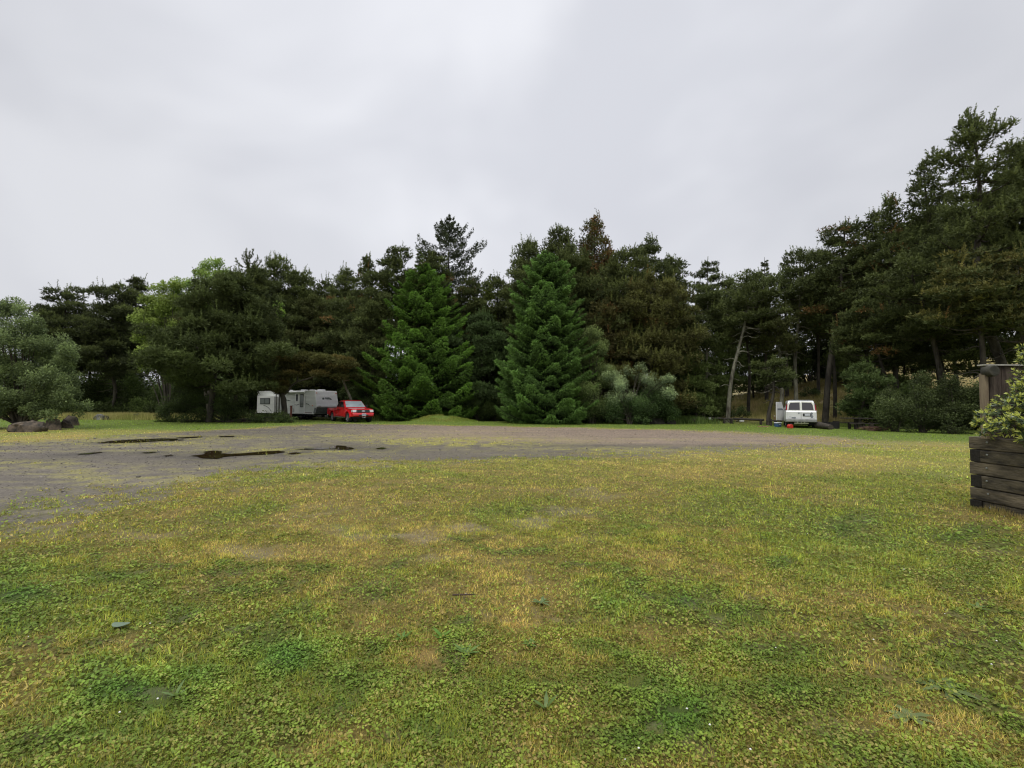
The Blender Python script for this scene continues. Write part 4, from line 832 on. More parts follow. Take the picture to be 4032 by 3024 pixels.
# second and third row pines, shared meshes
src = [o for o in bpy.data.objects if o.parent is None and o.get('group') == GR]
rows = []
for px in [q for q in range(330, 3100, 95) if q < 2780 or q in (2990 - 95 * 0,)]: rows.append((px + rb.uniform(-35, 35), rb.uniform(60, 66)))
for px in range(3280, 4300, 150): rows.append((px + rb.uniform(-35, 35), rb.uniform(52, 60)))
SKY = [(0, 1190), (262, 1190), (330, 1260), (455, 1190), (560, 1130), (700, 1150), (900, 1110), (1100, 1090), (1285, 1160), (1362, 1120), (1447, 1100), (1562, 1040), (1700, 1060), (1850, 1150), (1920, 1170), (2085, 1010), (2200, 960), (2342, 930), (2455, 1040), (2560, 1010), (2650, 1110), (2740, 1180), (2870, 1150), (3010, 1100), (3150, 1060), (3330, 950), (3500, 870), (3640, 760), (3800, 700), (4032, 640), (4500, 600)]
for px, Y in rows:
    s0 = rb.choice(src); p = on_depth(px, 1600, Y); x = p.x; tpy = np.interp(px, [a for a, b in SKY], [b for a, b in SKY]) + rb.uniform(0, 70)
    z0 = ghs(x, Y); H = on_depth(px, tpy, Y).z - z0
    ch = [c for c in s0.children if c.name.startswith('crown')][0]; h0 = max(v[2] for v in ch.bound_box); k = H / h0
    copy_tree(s0, (x, Y, z0 - .05), ('taller ' if tpy < np.interp(px, [a for a, b in SKY], [b for a, b in SKY]) + 35 else 'lower ') + ('dark ' if Y > 60 else 'nearer ') + 'back-row pine ' + where(px), rb.uniform(0, 6.28), (min(k, 1.4) * 1.15, min(k, 1.4) * 1.15, k), 'dark pines in the back rows')
# tall dry grass
def tallgrass(name, n, cx, cy, sx, sy, h, w, c1, c2, label, cond=None):
    x = rng.normal(cx, sx, n); y = rng.normal(cy, sy, n)
    if cond is not None: k = cond(x, y); x, y = x[k], y[k]
    k = fbm(x * 1.1, y * 1.1, 131) > .42; x, y = x[k], y[k]; n = len(x); z = gh(x, y) - .02
    az = rng.uniform(0, 6.28, n); ti = rng.uniform(0, .6, n); hh = h * rng.uniform(.4, 1.2, n); ax = rng.uniform(0, 6.28, n)
    b = np.stack([x, y, z], 1); sd_ = np.stack([np.cos(ax), np.sin(ax), 0 * ax], 1) * w / 2
    tip = b + np.stack([np.cos(az) * np.sin(ti), np.sin(az) * np.sin(ti), np.cos(ti)], 1) * hh[:, None]
    cc = mixc(np.tile(c1, (n, 1)), c2, (fbm(x * .7, y * .7, 141) * 1.6 - .3 + rng.uniform(-.3, .3, n)).clip(0, 1)) * rng.uniform(.7, 1.3, n)[:, None]
    V = np.stack([b - sd_, b + sd_, tip], 1).reshape(-1, 3)
    tag(np_mesh(name, V, np.arange(len(V)).reshape(-1, 3), M_GRASS, col=np.repeat(cc, 3, 0)), label, None, kind='stuff')
tallgrass('dune_grass', 90000, 30, 50, 8.5, 5.5, .42, .05, C(.30, .30, .09), C(.52, .43, .22), 'dry straw-coloured grass on the dune behind the van', lambda x, y: (gh(x, y) > .12) & (x > 17))
p = on_depth(480, 1640, 46)
tallgrass('tall_grass', 34000, p.x, 46, 4.2, 1.5, .6, .05, C(.19, .21, .055), C(.36, .32, .13), 'tall rank grass behind the low boulders on the left')
p = on_depth(2640, 1650, 43.5)
tallgrass('tall_weeds', 9000, p.x, 43.6, 1.6, .7, .7, .06, C(.07, .12, .03), C(.13, .19, .05), 'tall green weeds beside the dark boulders')
p = on_depth(1500, 1640, 46)
tallgrass('brambles', 9000, p.x, 46.5, 1.6, .8, .7, .07, C(.06, .10, .03), C(.12, .17, .04), 'low green weeds behind the log rail near the pickup')
tallgrass('mound_grass', 9000, MOUND.x + .7, MOUND.y, 1.8, 1.0, .16, .035, C(.13, .20, .03), C(.27, .27, .07), 'rougher grass growing on the little mound', lambda x, y: gh(x, y) > .10)
# ---------------------------------------------------------------- vehicles
M_RED = mat('red_car_paint', (.58, .012, .018), .25, coat=.6, spec=.5)
M_WHITE = mat('white_van_paint', (.66, .67, .66), .35, coat=.2, noise=.05, nscale=3)
M_GLASS = mat('dark_window_glass', (.014, .017, .019), .05, spec=.8)
M_TINT = mat('tinted_glass', (.05, .045, .05), .12, spec=.6)
M_BLACK = mat('black_plastic', (.015, .015, .016), .55)
M_TYRE = mat('tyre_rubber', (.018, .018, .018), .85)
M_CHROME = mat('chrome', (.62, .62, .63), .15, metal=1.0)
M_ALLOY = mat('alloy_wheel', (.45, .45, .47), .3, metal=.8)
M_LAMP = mat('headlamp_lens', (.62, .63, .64), .12, spec=.8)
M_AMBER = mat('amber_lens', (.65, .16, .03), .3)
M_TAIL = mat('red_lens', (.30, .010, .02), .2)
M_PLATE = mat('number_plate', (.62, .64, .68), .5)
M_BLUE = mat('blue_ink', (.08, .10, .30), .5)
M_GREYP = mat('grey_primer', (.20, .22, .24), .7, noise=.2)
M_BUMP = mat('dull_grey_bumper', (.24, .245, .23), .5, noise=.25, nscale=4)
M_TRAIL = mat('aluminium_siding', (.62, .64, .61), .5, noise=.10, nscale=1.5, stretch=(.4, 1, 3))
M_TRAILW = mat('white_siding_front', (.80, .80, .82), .45, noise=.05)
M_TRIM = mat('pale_trim', (.70, .71, .68), .5)
M_DKG = mat('dark_grey_rock_guard', (.10, .11, .11), .55, noise=.3, nscale=6)
M_DECAL = mat('dark_green_decal', (.03, .045, .04), .5)
M_UNDER = mat('underbody', (.012, .012, .012), .9)
M_GREYG = mat('shaded_window', (.16, .18, .17), .12, spec=.7)

def wheel(parent, x, y, side, r=.39, w=.26, spokes=5):
    bm = bmesh.new(); n = (0, side, 0); c = (x, y, r)
    ring(bm, c, n, [(r * .62, -w / 2), (r * .93, -w / 2), (r, -w * .36), (r, w * .36), (r * .95, w / 2), (r * .66, w / 2), (r * .60, w * .38), (r * .6, -w * .4), (r * .62, -w / 2)], 32)
    wo = obj('wheel', bm, M_TYRE, parent, smooth_=True); 
    bm = bmesh.new(); ring(bm, c, n, [(.02, w * .1), (r * .60, w * .12), (r * .63, w * .46), (r * .57, w * .46), (r * .54, w * .2), (.05, w * .16)], 32)
    cyl(bm, (x, y + side * w * .1, r), (x, y + side * w * .44, r), .07, .06, 14)
    for k in range(spokes):
        a = k * 2 * math.pi / spokes
        bx(bm, (x + math.cos(a) * r * .31, y + side * w * .34, r + math.sin(a) * r * .31), (r * .56, .05, .075), Matrix.Rotation(-a, 4, 'Y'))
    obj('rim', bm, M_ALLOY, wo, smooth_=True)
    return wo
def arc(cx, cz, r, a0, a1, n):
    return [(cx + r * math.cos(math.radians(a0 + (a1 - a0) * k / n)), cz + r * math.sin(math.radians(a0 + (a1 - a0) * k / n))) for k in range(n + 1)]

# --- the red pickup: x forward, y left
def pickup():
    root = empty('pickup_truck', (-14.15, 42.3, 0), math.radians(-50), 'bright red pickup truck parked nose out in front of the travel trailer', 'pickup truck')
    root.location.z = ghs(-14.5, 42.4)
    FX, RX, r = 1.95, -1.60, .40
    lower = [(-2.88, .62), (-2.88, 1.18), (-.78, 1.20), (-.78, 1.22), (1.0, 1.22), (1.25, 1.24), (2.55, 1.12), (2.74, 1.04), (2.80, .72), (2.80, .50), (2.45, .48)] \
        + arc(FX, r + .02, .50, 8, 172, 12) + [(FX - .52, .46), (RX + .52, .46)] + arc(RX, r + .02, .50, 8, 172, 12) + [(-2.3, .55)]
    bm = bmesh.new(); prism(bm, lower, lambda x, z: (1.0 if z < .95 else 1.0 - .10 * (z - .95) / .3) - (.09 if x > 2.6 else 0) - (.10 if x > 2.76 else 0))
    body = obj('body', bm, M_RED, root, bevel=.045, seg=3)
    # bed: flat black sheet standing in for the shaded hollow
    bm = bmesh.new(); bx(bm, (-1.85, 0, 1.192), (1.9, 1.62, .03)); obj('cargo_bed', bm, M_BLACK, root)
    # cab
    bm = bmesh.new(); cab = [(-.80, 1.20), (-.62, 1.72), (-.45, 1.84), (.35, 1.87), (.60, 1.80), (1.28, 1.22)]
    prism(bm, cab, lambda x, z: .93 - .17 * max(0, (z - 1.2)) / .65 - (.06 if z > 1.82 else 0)); cabo = obj('cab', bm, M_RED, root, bevel=.04, seg=3)
    hw = lambda z: .93 - .17 * (z - 1.2) / .65
    # windscreen
    bm = bmesh.new(); a = (1.24, 1.27); b = (.64, 1.775); nx, nz = (b[1] - a[1]), (a[0] - b[0]); L_ = math.hypot(nx, nz); n = Vector((nx / L_, 0, nz / L_))
    q = [(a[0], -hw(a[1]) + .07, a[1]), (a[0], hw(a[1]) - .07, a[1]), (b[0], hw(b[1]) - .06, b[1]), (b[0], -hw(b[1]) + .06, b[1])]
    slab(bm, [Vector(p) + n * .004 for p in q], n, .012); obj('windscreen', bm, mat('windscreen_glass', (.30, .36, .38), .08, spec=.9), root)
    for s in (-1, 1):
        bm = bmesh.new(); slab(bm, [(a[0] + .04, s * .02, a[1] + .02)] + [], n, 0) if False else None
        bx(bm, (1.06, s * .38 - .15, 1.44), (.015, .62, .02), Matrix.Rotation(math.radians(s * 6), 4, 'X')); obj('wiper', bm, M_BLACK, root)
    # side windows
    for s in (-1, 1):
        for (pts) in ([(-.08, 1.27), (.86, 1.27), (.50, 1.72), (-.08, 1.74)], [(-.16, 1.27), (-.16, 1.74), (-.50, 1.72), (-.68, 1.30)]):
            bm = bmesh.new(); n = Vector((0, s, .26)).normalized()
            slab(bm, [Vector((x, s * (hw(z) + .001), z)) for x, z in pts], n, .012); obj('side_window', bm, M_GLASS, root)
        # mirror, door lines and handles
        bm = bmesh.new(); bx(bm, (.98, s * 1.06, 1.36), (.12, .20, .22)); bx(bm, (1.0, s * .95, 1.30), (.06, .16, .05)); obj('wing_mirror', bm, M_BLACK, root, bevel=.02)
        bm = bmesh.new()
        for x in (-.77, -.12, .95): bx(bm, (x, s * 1.0, .88), (.012, .006, .66))
        bx(bm, (.1, s * 1.0, .50), (2.0, .006, .03)); obj('door_seams', bm, M_UNDER, root)
        for x in (.02, -.24):
            bm = bmesh.new(); bx(bm, (x, s * 1.0, 1.06), (.16, .03, .05)); obj('door_handle', bm, M_BLACK, root, bevel=.008)
        bm = bmesh.new(); cyl(bm, (-.95, s * 1.0, .40), (1.4, s * 1.0, .40), .04, seg=12); obj('running_board', bm, M_CHROME, root)
        # headlamps
        bm = bmesh.new(); slab(bm, [(2.60, s * .905, .86), (2.60, s * .905, 1.06), (2.70, s * .60, 1.08), (2.78, s * .60, .86)] if False else [(2.795, s * .90, .86), (2.74, s * .90, 1.05), (2.74, s * .56, 1.06), (2.795, s * .59, .86)], (1, 0, .3), .03); obj('headlight', bm, M_LAMP, root, bevel=.008)
        bm = bmesh.new(); bx(bm, (2.64, s * .915, .95), (.16, .012, .17)); obj('side_lamp', bm, M_LAMP, root)
        bm = bmesh.new(); cyl(bm, (2.77, s * .62, .60), (2.83, s * .62, .60), .065, seg=16); obj('fog_lamp', bm, M_LAMP, root)
        for x in (FX, RX):
            wheel(root, x, s * .86, s, r, .27, 5)
            bm = bmesh.new(); 
            A = arc(x, r + .02, .50, 0, 180, 16); B = arc(x, r + .02, .57, 0, 180, 16); v1 = [bm.verts.new((p[0], s * 1.0, p[1])) for p in A]; v2 = [bm.verts.new((p[0], s * 1.0, p[1])) for p in B]; v3 = [bm.verts.new((p[0], s * 1.03, p[1])) for p in A]; v4 = [bm.verts.new((p[0], s * 1.02, p[1])) for p in B]
            for k in range(16):
                bm.faces.new((v3[k], v3[k + 1], v4[k + 1], v4[k])); bm.faces.new((v1[k], v1[k + 1], v3[k + 1], v3[k])); bm.faces.new((v2[k], v2[k + 1], v4[k + 1], v4[k]))
            obj('wheel_arch', bm, M_RED, root)
        bm = bmesh.new(); bx(bm, (-2.89, s * .92, .98), (.02, .13, .36)); obj('tail_light', bm, M_TAIL, root)
    # front bumper and grille
    bm = bmesh.new(); prism(bm, [(2.62, .48), (2.90, .52), (2.93, .60), (2.92, .74), (2.84, .80), (2.60, .80)], lambda x, z: .97 - (.10 if x > 2.88 else 0)); obj('front_bumper', bm, M_RED, root, bevel=.035, seg=3)
    bm = bmesh.new(); bx(bm, (2.925, 0, .60), (.02, .84, .10)); obj('air_intake', bm, M_BLACK, root, bevel=.02)
    bm = bmesh.new(); slab(bm, [(2.815, -.56, .83), (2.815, .56, .83), (2.765, .56, 1.07), (2.765, -.56, 1.07)], (1, 0, .2), .02); gr = obj('grille', bm, M_BLACK, root, bevel=.02)
    bm = bmesh.new()
    for z in (.90, .99): bx(bm, (2.832 - (z - .83) * .2, 0, z), (.02, 1.0, .022))
    for s in (-1, 1): bx(bm, (2.825, s * .50, .95), (.02, .03, .2))
    obj('grille_bars', bm, mat('dark_grey_bars', (.08, .085, .09), .4), gr)
    bm = bmesh.new(); vv = [bm.verts.new((2.842, .15 * math.cos(t), .955 + .062 * math.sin(t))) for t in [k * math.pi / 12 for k in range(24)]]; f_ = bm.faces.new(vv); r_ = bmesh.ops.extrude_face_region(bm, geom=[f_]); bmesh.ops.translate(bm, verts=[v for v in r_['geom'] if isinstance(v, bmesh.types.BMVert)], vec=(.012, 0, 0)); em = obj('oval_emblem', bm, mat('silver_badge', (.62, .64, .66), .3), gr)
    bm = bmesh.new()
    for y, z, l_, a in ((-.08, .945, .05, 60), (-.05, .96, .06, -50), (-.015, .95, .05, 60), (.02, .95, .05, -50), (.055, .955, .06, 60), (.085, .955, .05, -60)): bx(bm, (2.856, y, z), (.006, l_, .012), Matrix.Rotation(math.radians(a), 4, 'X'))
    obj('emblem_script', bm, M_BLUE, em)
    bm = bmesh.new(); bx(bm, (2.945, .02, .665), (.012, .36, .18)); pl = obj('licence_plate', bm, M_PLATE, root)
    bm = bmesh.new()
    for k in range(7):
        if k == 3: continue
        bx(bm, (2.953, .02 + (k - 3) * .043, .665), (.005, .026, .075))
    obj('plate_characters', bm, M_BLUE, pl)
    bm = bmesh.new()
    for y in (-.10, .14): bx(bm, (2.93, y, .47), (.05, .05, .08))
    cyl(bm, (2.9, -.12, .45), (2.9, .16, .45), .015); cyl(bm, (2.93, .02, .46), (2.93, .02, .36), .018); obj('tow_hooks', bm, M_CHROME, root)
    bm = bmesh.new(); bx(bm, (.1, 0, .42), (5.0, 1.5, .22)); bx(bm, (2.5, 0, .42), (.5, 1.6, .12)); obj('underbody', bm, M_UNDER, root)
    bm = bmesh.new(); bx(bm, (-2.98, 0, .58), (.16, 1.86, .2)); obj('rear_bumper', bm, M_CHROME, root, bevel=.03)
    return root
pickup()

# --- travel trailer: x towards the hitch, door side is -y
def trailer():
    root = empty('travel_trailer', (-21.35, 47.9, ghs(-21.35, 47.9)), math.radians(-33), 'long white corrugated travel trailer with a slide-out, standing behind the red pickup', 'travel trailer')
    side = [(-4.9, .58), (-4.9, 2.74), (4.60, 2.74), (4.93, 1.22), (4.68, .58)]
    bm = bmesh.new(); prism(bm, side, 1.2); obj('body', bm, M_TRAIL, root, bevel=.05, seg=3)
    # corrugation lines of the siding
    bm = bmesh.new()
    for k in range(17):
        z = .70 + k * .118
        xe = 4.60 + (2.74 - z) / 1.52 * .33 if z > 1.22 else 4.68 + (z - .58) / .64 * .25
        bx(bm, ((xe - .10 - 4.8) / 2, -1.203, z), (xe - .10 + 4.8, .016, .022))
    obj('siding_ribs', bm, mat('siding_shadow_ribs', (.50, .52, .50), .5), root)
    # front panel: white, ribbed
    n = Vector((1.52, 0, .33)).normalized()
    bm = bmesh.new(); P = lambda y, z: Vector((4.60 + (2.74 - z) / 1.52 * .33, y, z)) + n * .004
    slab(bm, [P(-1.17, 1.24), P(1.17, 1.24), P(1.17, 2.70), P(-1.17, 2.70)], n, .012); fp = obj('front_panel', bm, M_TRAILW, root)
    bm = bmesh.new()
    for k in range(12):
        z = 1.30 + k * .118; p = P(0, z) + n * .014; bx(bm, p, (.02, 2.3, .03), Matrix.Rotation(math.radians(-12), 4, 'Y'))
    obj('panel_ribs', bm, mat('front_ribs', (.68, .69, .72), .5), fp)
    n2 = Vector((.64, 0, -.25)).normalized(); Q = lambda y, z: Vector((4.93 - (1.22 - z) / .64 * .25, y, z)) + n2 * .004
    bm = bmesh.new(); slab(bm, [Q(-1.18, .60), Q(1.18, .60), Q(1.18, 1.20), Q(-1.18, 1.20)], n2, .012); obj('rock_guard', bm, M_DKG, root)
    bm = bmesh.new(); slab(bm, [Vector((4.90, -1.204, 1.15)), Vector((4.68, -1.204, .60)), Vector((4.45, -1.204, .60)), Vector((4.62, -1.204, 1.15))], (0, -1, 0), .006); obj('corner_guard', bm, M_DKG, root)
    # unreadable dark wordmark and its swoosh
    bm = bmesh.new(); rg_ = random.Random(4)
    def on_front(y, z, w, h, rot=0.0): 
        p = P(y, z) + n * .022; bx(bm, p, (.012, w, h), Matrix.Rotation(math.radians(-12), 4, 'Y') @ Matrix.Rotation(math.radians(rot), 4, 'X'))
    on_front(-.42, 2.02, .16, .10, 20); on_front(-.48, 1.96, .05, .22, 12); on_front(-.36, 1.98, .05, .18, -20)
    for k, (y, h) in enumerate(((-.24, .12), (-.15, .16), (-.07, .12), (.01, .20), (.09, .13), (.17, .19), (.25, .12), (.33, .15), (.41, .11))):
        on_front(y, 2.0 + (.02 if h > .15 else 0), .045, h, (-14, 10)[k % 2]); on_front(y + .03, 2.03 - (k % 3) * .04, .06, .03, 10)
    on_front(.05, 2.11, .5, .022, -4); on_front(.28, 1.89, .52, .026, 2); on_front(.44, 1.91, .2, .018, -4)
    obj('front_lettering', bm, M_DECAL, fp)
    for y in (-1.05, 1.05):
        bm = bmesh.new(); bx(bm, P(y, 2.50) + n * .03, (.04, .13, .07)); obj('marker_light', bm, M_AMBER, root, bevel=.01)
    bm = bmesh.new(); bx(bm, P(-.9, 1.30) + n * .03, (.03, .25, .05)); obj('grab_bar', bm, M_CHROME, root)
    # slide-out
    bm = bmesh.new(); bx(bm, (-2.5, -1.45, 1.40), (2.9, .52, 1.62)); so_ = obj('slide_out', bm, M_TRAIL, root, bevel=.03)
    bm = bmesh.new()
    for x in (-3.93, -1.07): bx(bm, (x, -1.712, 1.40), (.07, .02, 1.64))
    for z in (.60, 2.20): bx(bm, (-2.5, -1.712, z), (2.93, .02, .06))
    obj('slide_trim', bm, M_TRIM, so_)
    bm = bmesh.new()
    for k in range(12): bx(bm, (-2.5, -1.712, .72 + k * .118), (2.78, .012, .02))
    obj('slide_ribs', bm, mat('slide_shadow_ribs', (.52, .54, .52), .5), so_)
    bm = bmesh.new(); bx(bm, (-2.6, -1.73, 1.74), (1.75, .04, .60)); wf = obj('window', bm, M_BLACK, so_, bevel=.03)
    bm = bmesh.new(); bx(bm, (-3.03, -1.752, 1.74), (.74, .012, .48)); bx(bm, (-2.19, -1.752, 1.74), (.74, .012, .48)); obj('pane', bm, M_GREYG, wf)
    bm = bmesh.new()
    for k in range(7): bx(bm, (-2.75 + k * .2, -1.722, 1.30 - k * .045 - .012 * k * (k - 3)), (.23, .012, .05), Matrix.Rotation(math.radians(14 + 3 * k), 4, 'Y'))
    obj('side_stripe', bm, M_DECAL, so_)
    # doors
    bm = bmesh.new(); bx(bm, (1.98, -1.235, 1.62), (.66, .05, 1.98)); d1 = obj('door', bm, M_TRIM, root, bevel=.02)
    bm = bmesh.new(); bx(bm, (1.98, -1.264, 2.08), (.28, .02, .64)); obj('window', bm, M_GLASS, d1, bevel=.02)
    bm = bmesh.new(); bx(bm, (1.72, -1.27, 1.42), (.05, .03, .10)); obj('handle', bm, M_BLACK, d1)
    bm = bmesh.new(); bx(bm, (2.74, -1.228, 1.60), (.74, .04, 1.96)); d2 = obj('screen_door', bm, M_TRAIL, root, bevel=.02)
    bm = bmesh.new(); bx(bm, (2.74, -1.252, 1.80), (.52, .02, 1.24)); w2 = obj('window', bm, M_BLACK, d2, bevel=.04)
    bm = bmesh.new(); bx(bm, (2.74, -1.264, 1.93), (.38, .01, .82)); bx(bm, (2.74, -1.264, 1.34), (.38, .01, .20)); obj('pane', bm, M_GREYG, w2)
    bm = bmesh.new()
    for x in (2.33, 3.14): bx(bm, (x, -1.232, 1.60), (.05, .05, 2.02))
    obj('door_frame', bm, M_TRIM, root)
    # awning roll, roof rail, hatches
    bm = bmesh.new(); cyl(bm, (-.9, -1.30, 2.60), (3.2, -1.30, 2.60), .075, seg=16); bx(bm, (1.15, -1.24, 2.66), (4.2, .05, .10)); obj('awning_roll', bm, M_TRIM, root, smooth_=True)
    bm = bmesh.new()
    for x in (-.85, 3.2): bx(bm, (x, -1.25, 1.62), (.05, .05, 2.0))
    obj('awning_arm', bm, M_TRIM, root)
    bm = bmesh.new(); bx(bm, (-.1, -1.215, 2.735), (9.5, .03, .05)); bx(bm, (-.1, -1.215, .60), (9.4, .03, .07)); bx(bm, (-4.88, -1.215, 1.66), (.06, .03, 2.1)); obj('edge_trim', bm, M_TRIM, root)
    for x, y, w_ in ((-.6, -.4, .5), (1.7, -.3, .55), (2.3, .2, .5), (3.9, 0, .6)):
        bm = bmesh.new(); bx(bm, (x, y, 2.80), (w_, .5, .12)); obj('roof_vent', bm, M_TRAILW, root, bevel=.05, seg=3)
    bm = bmesh.new(); bx(bm, (-2.9, 0, 2.90), (.9, .7, .30)); obj('air_conditioner', bm, M_TRAILW, root, bevel=.08, seg=3)
    for x, z, l_, a in ((3.55, 1.50, .36, 14), (3.80, 1.42, .2, 50), (1.02, 1.27, .5, -8), (-.25, 1.32, .5, -4), (2.15, 1.42, .5, -12)):
        bm = bmesh.new(); bx(bm, (x, -1.272 if x == 2.15 else -1.216, z), (l_, .012, .045), Matrix.Rotation(math.radians(a), 4, 'Y')); obj('swoosh_decal', bm, M_DECAL, root)
    bm = bmesh.new()
    for k in range(7): bx(bm, (.22 + k * .10, -1.216, 1.86 - .02 * (k % 2) - .006 * k), (.07, .012, .05 + .05 * (k in (0, 3))))
    obj('side_lettering', bm, M_DECAL, root)
    bm = bmesh.new(); bx(bm, (4.35, -1.22, 1.34), (.12, .03, .06)); obj('side_marker', bm, M_AMBER, root)
    bm = bmesh.new()
    for x0, x1, z0, z1 in ((.98, 1.42, .72, 1.02), (3.4, 4.3, .66, .70)):
        for (cx_, cz_, sx_, sz_) in (((x0 + x1) / 2, z0, x1 - x0, .02), ((x0 + x1) / 2, z1, x1 - x0, .02), (x0, (z0 + z1) / 2, .02, z1 - z0), (x1, (z0 + z1) / 2, .02, z1 - z0)): bx(bm, (cx_, -1.218, cz_), (sx_, .01, sz_))
    obj('hatch_outline', bm, M_DECAL, root)
    bm = bmesh.new(); bx(bm, (3.75, -1.216, .66), (1.0, .012, .10)); obj('rust_stain', bm, mat('rusty_edge', (.22, .11, .07), .8), root)
    bm = bmesh.new(); bx(bm, (0, 0, .50), (9.0, 1.9, .16)); bx(bm, (5.3, 0, .52), (1.6, .10, .10)); cyl(bm, (5.9, 0, .04), (5.9, 0, .6), .04); obj('chassis', bm, M_UNDER, root)
    for s in (-1, 1):
        for x in (-.2, .75): wheel(root, x, s * 1.02, s, .34, .22, 6)
    bm = bmesh.new(); bx(bm, (2.74, -1.45, .32), (.65, .42, .03)); cyl(bm, (2.5, -1.4, 0), (2.5, -1.4, .32), .015); cyl(bm, (2.98, -1.4, 0), (2.98, -1.4, .32), .015); obj('entry_step', bm, M_UNDER, root)
    return root
trailer()

# --- white van seen from behind: x forward, y left
def van():
    root = empty('cargo_van', (22.55, 38.0, ghs(22.55, 38.0)), math.radians(62.5), 'old white passenger van seen from behind, its front door standing open', 'van')
    root.location.z = -.04
    FX, RX, r = 1.85, -1.75, .37
    prof = [(-2.80, .60), (-2.80, 1.22), (-2.72, 1.34), (-2.62, 1.92), (-2.45, 2.06), (1.0, 2.08), (1.25, 2.02), (1.95, 1.32), (2.75, 1.12), (2.82, .60), (2.6, .42)] + arc(FX, r, .46, 10, 170, 10) + [(RX + .5, .42)] + arc(RX, r, .46, 10, 170, 10) + [(-2.5, .46)]
    hw = lambda z: .99 if z < 1.2 else .99 - .13 * (z - 1.2) / .85
    bm = bmesh.new(); prism(bm, prof, lambda x, z: hw(z) - (.05 if z > 2.05 else 0) - (.03 if x < -2.55 and z > 1.9 else 0)); obj('body', bm, M_WHITE, root, bevel=.07, seg=4)
    # rear doors
    sl = (2.62 - 2.72) / (1.92 - 1.34)
    def rp(y, z, off=.0):
        x = -2.80 if z <= 1.22 else (-2.80 + (z - 1.22) / .12 * .08 if z < 1.34 else -2.72 + (z - 1.34) / .58 * .10)
        return Vector((x - off, y, z))
    for s in (-1, 1):
        bm = bmesh.new(); slab(bm, [rp(s * .02, .72, .0), rp(s * .86, .72), rp(s * .88, 1.22), rp(s * .02, 1.22)], (-1, 0, 0), .022); dr_ = obj('rear_door', bm, M_WHITE, root, bevel=.01)
        bm = bmesh.new()
        n = Vector((-.58, 0, .10)).normalized()
        slab(bm, [rp(s * .02, 1.34), rp(s * .87, 1.34), rp(s * .80, 1.80), rp(s * .70, 1.97), rp(s * .02, 2.0)], n, .02); obj('door_upper', bm, mat('cream_white_paint', (.70, .70, .62), .35), dr_, bevel=.008)
        bm = bmesh.new(); slab(bm, [rp(s * .07, 1.37, .022), rp(s * .80, 1.37, .022), rp(s * .745, 1.74, .022), rp(s * .66, 1.90, .022), rp(s * .07, 1.92, .022)], n, .008); wn_ = obj('rear_window', bm, M_TINT, dr_)
        bm = bmesh.new(); slab(bm, [rp(s * .90, 1.34, .012), rp(s * .985, 1.34, -.06), rp(s * .935, 1.72, -.06), rp(s * .86, 1.80, .012)], n, .03); obj('tail_light', bm, M_TAIL, root)
        for x in (FX, RX): wheel(root, x, s * .86, s, r, .24, 6)
    bm = bmesh.new(); bx(bm, (-2.826, 0, .97), (.01, .014, .5)); obj('door_seam', bm, M_GREYP, root)
    bm = bmesh.new(); bx(bm, (-2.84, -.37, 1.02), (.02, .52, .20)); fr = obj('plate_frame', bm, M_BLACK, root, bevel=.02)
    bm = bmesh.new(); bx(bm, (-2.855, -.40, 1.02), (.01, .34, .13)); pl = obj('licence_plate', bm, M_PLATE, fr)
    bm = bmesh.new()
    for k in range(6): bx(bm, (-2.862, -.40 + (k - 2.5) * .05, 1.02), (.004, .024, .06))
    obj('plate_characters', bm, mat('faint_characters', (.35, .37, .4), .5), pl)
    bm = bmesh.new(); bx(bm, (-2.83, .14, 1.14), (.014, .045, .14), Matrix.Rotation(.3, 4, 'X')); bx(bm, (-2.83, .14, 1.15), (.016, .14, .04), Matrix.Rotation(.3, 4, 'X')); obj('cross_emblem', bm, M_GREYP, root, bevel=.005)
    # bare primer patches
    def patch(name, pts):
        bm = bmesh.new(); slab(bm, [Vector((-2.824, y, z)) for y, z in pts], (-1, 0, 0), .003); obj(name, bm, M_GREYP, root)
    patch('primer_patch', [(-.66, 1.21), (-.60, 1.17), (-.57, 1.10), (-.62, 1.02), (-.58, .96), (-.57, .90), (-.62, .84), (-.63, .80), (-.54, .775), (-.85, .775), (-.74, .80), (-.73, .85), (-.77, .92), (-.72, .99), (-.69, 1.03), (-.74, 1.10), (-.73, 1.17)])
    patch('primer_patch', [(.62, .75), (.36, .73), (.33, .82), (.37, .86), (.46, .85), (.50, .84), (.75, .87), (.76, .845), (.60, .82), (.58, .78)])
    # bumper, hitch
    bm = bmesh.new(); bx(bm, (-2.90, 0, .60), (.24, 1.96, .22)); obj('rear_bumper', bm, M_BUMP, root, bevel=.05, seg=3)
    bm = bmesh.new(); bx(bm, (-2.9, 0, .40), (.16, .9, .08)); bx(bm, (-3.05, 0, .38), (.2, .07, .07)); cyl(bm, (-3.1, 0, .4), (-3.1, 0, .5), .03)
    for y in (-.2, .25): bx(bm, (-3.0, y, .44), (.05, .08, .12))
    obj('tow_hitch', bm, M_CHROME, root)
    bm = bmesh.new(); bx(bm, (-.1, 0, .38), (5.2, 1.6, .2)); cyl(bm, (RX, -.8, r), (RX, .8, r), .07); obj('underbody', bm, M_UNDER, root)
    # windows along the left side, dark band
    for x0, x1 in ((-2.3, -1.25), (-1.15, -.1), (0, .95)):
        for s in (-1, 1):
            bm = bmesh.new(); slab(bm, [Vector((x, s * (hw(z) + .002), z)) for x, z in ((x0, 1.36), (x1, 1.36), (x1, 1.86), (x0, 1.86))], (0, s, .15), .01); obj('side_window', bm, M_GLASS, root)
